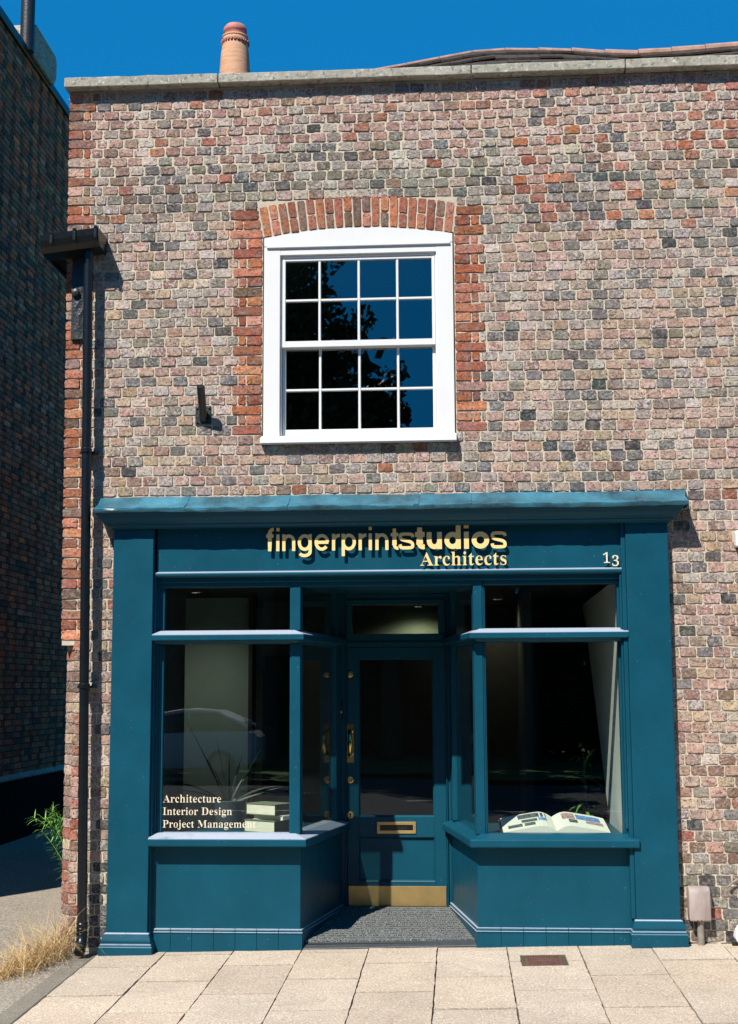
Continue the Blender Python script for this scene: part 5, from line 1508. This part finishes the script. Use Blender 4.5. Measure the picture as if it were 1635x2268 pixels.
ob = empty('open_book', (.67, .24, DZ), 'large open picture book lying on the deck of the right shop window', 'book')
def page_surface(side):
    # side -1 left, +1 right: cross section across u from the spine
    n = 12; res = []
    for k in range(n + 1):
        t = k / n
        u = .37 * t
        z = .014 + .052 * (sin(min(1, t * 3.2) * pi * .5) * (1 - t) ** .8 if t > 0 else 0) + .012 * (1 - t)
        res.append((side * u, z))
    return res
BA = radians(2)
def bw(u, v, z):
    # slightly skewed rectangle on the deck, the spine runs in depth
    return (.665 + u * cos(BA) - v * sin(BA) - v * .10 * 0, .085 + v + u * .02, DZ + z + max(0, v) * .17)
mb = MB(); mc = MB()
DEP = .37
for sd in (-1, 1):
    pr_ = page_surface(sd)
    n = len(pr_)
    vs = []
    for v in (0, DEP):
        for (u, z) in pr_: vs.append(bw(u, v, z))
    for v in (0, DEP):
        for (u, z) in pr_: vs.append(bw(u * .985, v, .0045))
    fs = []
    for k in range(n - 1):
        fs += [(k, k + 1, n + k + 1, n + k), (2 * n + k, 3 * n + k, 3 * n + k + 1, 2 * n + k + 1), (k, 2 * n + k, 2 * n + k + 1, k + 1), (n + k, n + k + 1, 3 * n + k + 1, 3 * n + k)]
    fs.append((n - 1, 3 * n - 1 - 0, 4 * n - 1, 2 * n - 1)) if False else fs.append((n - 1, 2 * n - 1, 4 * n - 1, 3 * n - 1))
    mb.add(vs, fs)
    mc.add([bw(0, -.006, .0), bw(sd * .385, -.006, .0), bw(sd * .385, DEP + .006, .0), bw(0, DEP + .006, .0), bw(0, -.006, .004), bw(sd * .385, -.006, .004), bw(sd * .385, DEP + .006, .004), bw(0, DEP + .006, .004)],
           [(0, 3, 2, 1), (4, 5, 6, 7), (0, 1, 5, 4), (1, 2, 6, 5), (2, 3, 7, 6), (3, 0, 4, 7)])
    def zat(u):
        u = abs(u)
        for (a, za), (b, zb) in zip(pr_[:-1], pr_[1:]):
            if abs(a) <= u <= abs(b) + 1e-9: return za + (zb - za) * (u - abs(a)) / (abs(b) - abs(a))
        return pr_[-1][1]
    pics = [('photoblue', .16, .33, .17, .27), ('photowarm', .06, .15, .16, .28), ('photogrey', .10, .16, .08, .15), ('photowarm', .22, .34, .10, .16)] if sd > 0 else \
           [('photogrey', .05, .25, .20, .29), ('photogrey', .12, .23, .12, .175), ('photogrey', .14, .215, .045, .105), ('photogrey', .23, .33, .045, .105), ('photoblue', .05, .11, .13, .19)]
    for key, u0, u1, v0, v1 in pics:
        q = 6
        us = [u0 + (u1 - u0) * k / q for k in range(q + 1)]
        sc_ = DEP / .31
        m1 = MB(); m1.add([bw(sd * u, v * sc_, zat(u) + .0012) for v in (v0, v1) for u in us], [(k, k + 1, q + 2 + k, q + 1 + k) for k in range(q)])
        m1.build('printed_picture', M[key], ob, recalc=False)
mb.build('pages', M['paper'], ob)
mc.build('cover', M['clothblack'], ob, bevel=.001)
br_ = MB(); br_.prism_x([(.10, DZ - .0005), (.44, DZ - .0005), (.44, DZ + .052)], .36, .98)
br_.build('book_rest', M['clothblack'], ob)

# ------------------------------------------------------------------ plants
def blade(mb, base, d, length, width, droop, n=4, twist=None):
    d = Vector(d).normalized(); side = d.cross(Vector((0, 0, 1)))
    if side.length < .05: side = Vector((1, 0, 0))
    side.normalize()
    if twist is not None: side = (side * cos(twist) + d.cross(side) * sin(twist)).normalized()
    p = Vector(base); vs = []
    cur = d.copy()
    for k in range(n + 1):
        t = k / n
        w = width * (.45 + .9 * t if t < .4 else max(.03, (1 - t) * 1.35))
        vs += [p - side * w * .5, p + side * w * .5]
        cur = (cur + Vector((0, 0, -droop / n))).normalized()
        p = p + cur * (length / n)
    fs = [(2 * k, 2 * k + 1, 2 * k + 3, 2 * k + 2) for k in range(n)]
    mb.add(vs, fs)
wd = empty('wild_plant', (-2.85, .42, .4), 'green narrow leaved weed growing out of the alley side of the wall', 'plant')
mb = MB(); st = MB()
for s_ in range(10):
    base = Vector((-2.83, .40 + random.uniform(-.12, .12), random.uniform(.40, .70)))
    d = Vector((-random.uniform(.12, .42), -random.uniform(.0, .45), random.uniform(.6, 1.1))).normalized()
    L = random.uniform(.26, .44)
    pts = []; p = base.copy(); cur = d.copy()
    for k in range(7):
        pts.append(p.copy()); cur = (cur + Vector((-.05, 0, -.05))).normalized(); p = p + cur * L / 6
    st.tube(pts, [.004 - .0004 * k for k in range(7)], 6)
    for k in range(1, 7):
        for q in range(7):
            a = random.uniform(0, 2 * pi)
            dd = (pts[k] - pts[k - 1]).normalized() * .5 + Vector((cos(a) - .3, sin(a) * .8 - .25, random.uniform(-.2, .5)))
            blade(mb, pts[k] + (pts[k - 1] - pts[k]) * random.random(), dd, random.uniform(.06, .11), random.uniform(.006, .011), random.uniform(.5, 1.3))
for k in range(26):
    blade(mb, (-2.81, .35 + random.uniform(-.12, .12), random.uniform(.38, .66)), (-random.uniform(.4, 1), random.uniform(-.7, .4), random.uniform(-.5, .4)), random.uniform(.08, .14), random.uniform(.007, .012), random.uniform(.6, 1.6))
st.build('stem', M['leaf'], wd)
mb.build('leaves', M['leaf'], wd, recalc=False)

dg_ = empty('dry_grass_tuft', (-2.8, -.45, 0), 'tuft of dry straw coloured grass at the foot of the downpipe', 'grass tuft')
mb = MB()
for k in range(1300):
    t = random.random() ** .8
    cxx = -2.735 - .24 * t + random.gauss(0, .05); cyy = .05 - .82 * t + random.gauss(0, .10)
    cxx = min(cxx, -2.70)
    z0 = gz(-2.6, cyy) - .012
    hgt = random.uniform(.08, .30) * (1.65 - 1.1 * t)
    a = random.uniform(0, 2 * pi)
    d = Vector((cos(a) * .7 - .22, sin(a) * .6 - .3, random.uniform(.35, 1.6) + (1.0 - t) * 1.0))
    blade(mb, (cxx, cyy, z0), d, hgt + .04, random.uniform(.003, .0055), random.uniform(.6, 2.2), 4, random.uniform(-1, 1))
for k in range(200):
    cxx = -2.72 - random.random() * .45; cyy = .1 - random.random() * 1.3
    a = random.uniform(0, 2 * pi)
    blade(mb, (cxx, cyy, gz(-2.6, cyy) - .006), (cos(a), sin(a), .08), random.uniform(.03, .09), .0035, .12, 3)
mb.build('grass_blades', M['straw'], dg_, recalc=False)
# small straws in the joints along the foot of the front
mb = MB()
for k in range(70):
    xx = random.choice([random.uniform(-2.6, -2.45), random.uniform(-2.15, -1.9), random.uniform(1.1, 1.2), random.uniform(1.5, 1.85)])
    yy = -.14 + random.gauss(0, .03); a = random.uniform(0, 2 * pi)
    blade(mb, (xx, yy, gz(xx, yy)), (cos(a), sin(a), random.uniform(.1, .9)), random.uniform(.03, .09), .003, random.uniform(.5, 1.5), 3)
tag(mb.build('dry_stalks', M['straw'], recalc=False), 'sparse dry stalks along the foot of the shopfront', 'dry grass', kind='stuff')

pp = empty('potted_plant', (-1.72, .60, DZ), 'spiky strap leaved plant in a grey pot in the left shop window', 'pot plant')
mb = MB(); mb.lathe([(.075, 0), (.095, .02), (.115, .17), (.122, .19), (.112, .195), (.105, .175)], (-1.72, .60, DZ), 24)
mb.build('pot', M['pot'], pp, smooth=True)
mb = MB()
base = Vector((-1.72, .60, DZ + .17))
for (dx, dz, L, dr) in ((-.9, .75, .62, .9), (-.55, 1.2, .68, .2), (-.30, 1.0, .42, .9), (.35, 1.25, .62, .15), (.55, 1.1, .58, .3), (.85, .7, .46, .8), (.30, 1.0, .45, 1.4), (-.8, .5, .42, .6), (.8, .35, .40, .2), (-.6, .45, .36, .5), (0, 1.2, .4, .2), (.15, .9, .4, .6), (-.15, 1.2, .5, .4)):
    blade(mb, base + Vector((dx * .03, random.uniform(-.03, .03), 0)), (dx, random.uniform(-.25, .25), dz), L, .022, dr, 8, .9)
mb.build('leaves', M['darkleaf'], pp, recalc=False)

p2 = empty('potted_plant', (.98, 1.35, .06), 'dim green plant standing inside behind the right shop window', 'pot plant')
mb = MB(); mb.lathe([(.09, 0), (.12, .3), (.125, .32), (.11, .31)], (.98, 1.35, .06), 20)
mb.build('pot', M['pot'], p2, smooth=True)
mb = MB(); mb.tube([(.98, 1.35, .3), (.99, 1.34, .8), (.97, 1.33, 1.25)], [.012, .010, .006], 8); mb.build('stem', M['bark'], p2)
mb = MB()
for k in range(22):
    a = random.uniform(0, 2 * pi)
    blade(mb, (.98, 1.34, random.uniform(.75, 1.25)), (cos(a), sin(a), random.uniform(.3, 1.2)), random.uniform(.16, .3), .035, random.uniform(.8, 1.8), 6)
mb.build('leaves', M['leaf'], p2, recalc=False)

pc = empty('framed_picture', (-1.66, 2.98, 1.75), 'dark framed picture on the inner wall seen through the left shop window', 'picture')
mb = MB(); mb.box(-1.80, -1.53, 2.965, 2.999, 1.43, 2.06); mb.build('frame', M['black'], pc, bevel=.005)
mb = MB(); mb.box(-1.775, -1.555, 2.96, 2.9645, 1.455, 2.035); mb.build('picture', M['darkint'], pc)

# ------------------------------------------------------------------ across the road (mirrored in the panes)
def tree(x, y, h, r, seed, label, trunk_h=.3, extra=()):
    random.seed(seed)
    root = empty('broadleaf_tree', (x, y, -.16), label, 'tree', 'trees across the road')
    mb = MB()
    th = h * trunk_h
    top = Vector((x + random.uniform(-.3, .3), y, h * .72))
    pts = [Vector((x, y, -.3)), Vector((x + .05, y, th * .5)), Vector((x, y + .05, th)), (Vector((x, y, th)) + top) / 2 + Vector((.15, .1, 0)), top]
    mb.tube(pts, [.34, .27, .23, .14, .04], 10)
    clumps = []
    for k in range(15):
        t = random.uniform(.3, 1)
        b = Vector((x, y, th * .85)).lerp(top, t * .8)
        a = random.uniform(0, 2 * pi); rr = r * random.uniform(.5, 1.0) * (1.1 - .55 * t)
        e = b + Vector((cos(a) * rr, sin(a) * rr, random.uniform(.2, 1.6)))
        mid = (b + e) / 2 + Vector((0, 0, .2))
        mb.tube([b, mid, e], [.09 * (1.2 - t), .055 * (1.2 - t) + .01, .015], 6)
        clumps.append((e, r * random.uniform(.28, .48))); clumps.append((mid, r * random.uniform(.25, .4)))
    for k in range(7):
        a = random.uniform(0, 2 * pi); q = random.uniform(0, .45) * r
        clumps.append((Vector((x + cos(a) * q, y + sin(a) * q, h * random.uniform(.7, .97))), r * random.uniform(.2, .34)))
    for (ex0, ex1, ez0, ez1, en) in extra:
        for k in range(en): clumps.append((Vector((random.uniform(ex0, ex1), y + random.uniform(-1, 1), random.uniform(ez0, ez1))), random.uniform(.6, 1.0)))
    mb.build('trunk', M['bark'], root)
    lb = MB()
    for c, cr in clumps:
        for k in range(int(170 * (cr / .8) ** 1.6) + 60):
            d = Vector((random.gauss(0, 1), random.gauss(0, 1), random.gauss(0, .75))).normalized() * cr * random.random() ** .42
            p = c + d
            u = Vector((random.gauss(0, 1), random.gauss(0, 1), random.gauss(0, 1))).normalized(); v = u.orthogonal().normalized()
            s_ = random.uniform(.07, .15)
            lb.add([p - u * s_, p + v * s_ * .6, p + u * s_, p - v * s_ * .6], [(0, 1, 2, 3)])
    lb.build('crown', M['treeleaf'], root, recalc=False)
tree(-4.9, -24.5, 15.4, 3.3, 11, 'tall dark tree left of the gap across the road, mirrored in the sash window', .22,
     [(-6.4, -3.7, 8.0, 13.4, 26), (-4.2, -2.5, 7.5, 11.2, 9), (-3.5, -1.7, 7, 9.8, 7)])
tree(-1.9, -25.5, 10.6, 2.2, 12, 'lower dark tree in the middle across the road, mirrored in the lower sash panes', .22)
tree(1.7, -25.0, 11.6, 2.4, 13, 'dark tree right of the gap across the road, mirrored in the right sash panes', .25)
tree(7.4, -25.5, 10.5, 3.2, 14, 'rightmost dark tree across the road, mirrored in the right shop window', .25)
random.seed(98)
lb = MB()
for k in range(1150):
    x = random.uniform(-62, 62)
    top = 10.2 + 2.6 * sin(x * .31 + 1.2) + 1.2 * sin(x * 1.13)
    if abs(x + 1.0) < 2.6: top = min(top, 8.2)
    c = Vector((x, -29.3 + random.uniform(-1.3, 1.3), random.uniform(.03, 1) * top)); cr = random.uniform(.9, 1.9)
    for q in range(56):
        d = Vector((random.gauss(0, 1), random.gauss(0, 1), random.gauss(0, .8))).normalized() * cr * random.random() ** .45
        p_ = c + d
        if p_.z < 0: continue
        u = Vector((random.gauss(0, 1), random.gauss(0, 1), random.gauss(0, 1))).normalized(); v = u.orthogonal().normalized()
        s_ = random.uniform(.22, .44)
        lb.add([p_ - u * s_, p_ + v * s_ * .6, p_ + u * s_, p_ - v * s_ * .6], [(0, 1, 2, 3)])
for k in range(420):
    x = random.uniform(-14, 18)
    c = Vector((x, -31.5 + random.uniform(-1.0, .6), random.uniform(.0, 1) * 6.5)); cr = random.uniform(.9, 1.6)
    for q in range(56):
        d = Vector((random.gauss(0, 1), random.gauss(0, 1), random.gauss(0, .8))).normalized() * cr * random.random() ** .45
        p_ = c + d
        if p_.z < -.2: continue
        u = Vector((random.gauss(0, 1), random.gauss(0, 1), random.gauss(0, 1))).normalized(); v = u.orthogonal().normalized()
        s_ = random.uniform(.22, .44)
        lb.add([p_ - u * s_, p_ + v * s_ * .6, p_ + u * s_, p_ - v * s_ * .6], [(0, 1, 2, 3)])
tag(lb.build('woodland', M['treeleaf'], recalc=False), 'dark belt of trees filling the far side of the road, mirrored in the shop windows', 'woodland', kind='stuff')
random.seed(99)

car = empty('parked_car', (-6.6, -21.2, -.16), 'white hatchback parked across the road, mirrored in the left shop window', 'car')
CX, CY, CZ = -6.6, -21.2, -.16
def loft(mb, rings):
    n = len(rings[0]); vs = [q for r in rings for q in r]; fs = []
    for i in range(len(rings) - 1):
        for k in range(n):
            k2 = (k + 1) % n
            fs.append((i * n + k, i * n + k2, (i + 1) * n + k2, (i + 1) * n + k))
    fs += [tuple(range(n - 1, -1, -1)), tuple(range((len(rings) - 1) * n, len(rings) * n))]
    mb.add(vs, fs)
def ring(x, zb, zt, hw, tw):
    return [(CX + x, CY - hw * .92, CZ + zb), (CX + x, CY - hw, CZ + (zb * .55 + zt * .45)), (CX + x, CY - tw, CZ + zt), (CX + x, CY + tw, CZ + zt), (CX + x, CY + hw, CZ + (zb * .55 + zt * .45)), (CX + x, CY + hw * .92, CZ + zb)]
mb = MB()
loft(mb, [ring(-2.1, .35, .62, .55, .5), ring(-1.95, .22, .72, .80, .70), ring(-1.3, .2, .86, .88, .78), ring(-.75, .2, .94, .89, .82), ring(.6, .2, .98, .89, .82), ring(1.5, .22, 1.0, .88, .80), ring(1.95, .26, .98, .84, .74), ring(2.1, .36, .85, .70, .62)])
mb.build('body', M['carwhite'], car, smooth=True)
mb = MB()
loft(mb, [ring(-.95, .93, .955, .80, .78), ring(-.15, .93, 1.36, .78, .60), ring(.45, .95, 1.46, .78, .58), ring(1.2, .96, 1.42, .77, .58), ring(1.85, .97, 1.1, .72, .66)])
mb.build('windows', M['carglass'], car, smooth=True)
mb = MB()
loft(mb, [[(CX + x, CY - w, CZ + z), (CX + x, CY + w, CZ + z), (CX + x, CY + w * .9, CZ + z + .035), (CX + x, CY - w * .9, CZ + z + .035)] for x, w, z in ((-.2, .60, 1.35), (.45, .585, 1.45), (1.2, .585, 1.415), (1.78, .63, 1.18))])
for sy in (-1, 1):
    mb.tube([(CX - .95, CY + sy * .79, CZ + .95), (CX - .18, CY + sy * .62, CZ + 1.37), (CX + .45, CY + sy * .60, CZ + 1.47), (CX + 1.2, CY + sy * .60, CZ + 1.43), (CX + 1.86, CY + sy * .70, CZ + 1.08)], .04, 8)
    mb.tube([(CX + .55, CY + sy * .79, CZ + .96), (CX + .55, CY + sy * .61, CZ + 1.45)], .03, 6)
    mb.obox((CX - .62, CY + sy * .96, CZ + 1.02), (1, 0, 0), (0, 1, 0), (0, 0, 1), .09, .07, .06)
mb.build('roof', M['carwhite'], car, smooth=True)
for wx in (-1.3, 1.3):
    for sy in (-1, 1):
        c = (CX + wx, CY + sy * .80, CZ + .31)
        mb = MB(); mb.lathe([(.2, -.09), (.30, -.10), (.315, -.05), (.315, .05), (.30, .10), (.2, .09)], c, 24, 'y'); w_ = mb.build('wheel', M['rubber'], car, smooth=True)
        mb = MB(); mb.lathe([(.2, -.096), (.17, -.085), (.05, -.09), (.05, .09), (.17, .085), (.2, .096)], c, 16, 'y'); mb.build('rim', M['alloy'], w_, smooth=True)

M['bank'] = simple('added_bank_dark', (.022, .03, .012), .95, 0, .5, .4)
grid('sky_block_bank', -140, 140, -75, -34.5, 40, 14, lambda x, y: -.4 + (5.6 + .9 * sin(x * .13) + .6 * sin(x * .41)) * min(1, max(0, (-34.5 - y) / 9)), M['bank'], 'dark bank added behind the trees to block low sky in the reflections', 'sky_block_bank')  # added slope, there to keep low sky out of the mirrored view
oh = empty('brick_house', (-9, -33, -.16), 'brick house with white sash windows across the road behind the trees', 'house')
M['housebrick'] = simple('house_brick', (.16, .10, .07), .9, 0, .25, 6)
mb = MB(); mb.box(-17, -1, -38, -33, -.3, 6.4); mb.build('wall', M['housebrick'], oh)
mb = MB(); mb.prism_x([(-38.4, 6.3), (-32.6, 6.3), (-35.5, 9.3)], -17.3, -.7); mb.build('roof', M['mosstile'], oh)
for x in (-15, -11.5, -8, -4.5):
    for z in (1.0, 3.9):
        mb = MB()
        for a, b, c, d in ((x - .55, x - .45, z, z + 1.6), (x + .45, x + .55, z, z + 1.6), (x - .45, x + .45, z, z + .1), (x - .45, x + .45, z + 1.5, z + 1.6), (x - .45, x + .45, z + .76, z + .84), (x - .02, x + .02, z + .1, z + 1.5)):
            mb.box(a, b, -33.0, -32.95, c, d)
        w_ = mb.build('window', M['white'], oh)
        mb = MB(); mb.box(x - .46, x + .46, -32.985, -32.98, z + .05, z + 1.55); mb.build('pane', M['carglass'], w_)
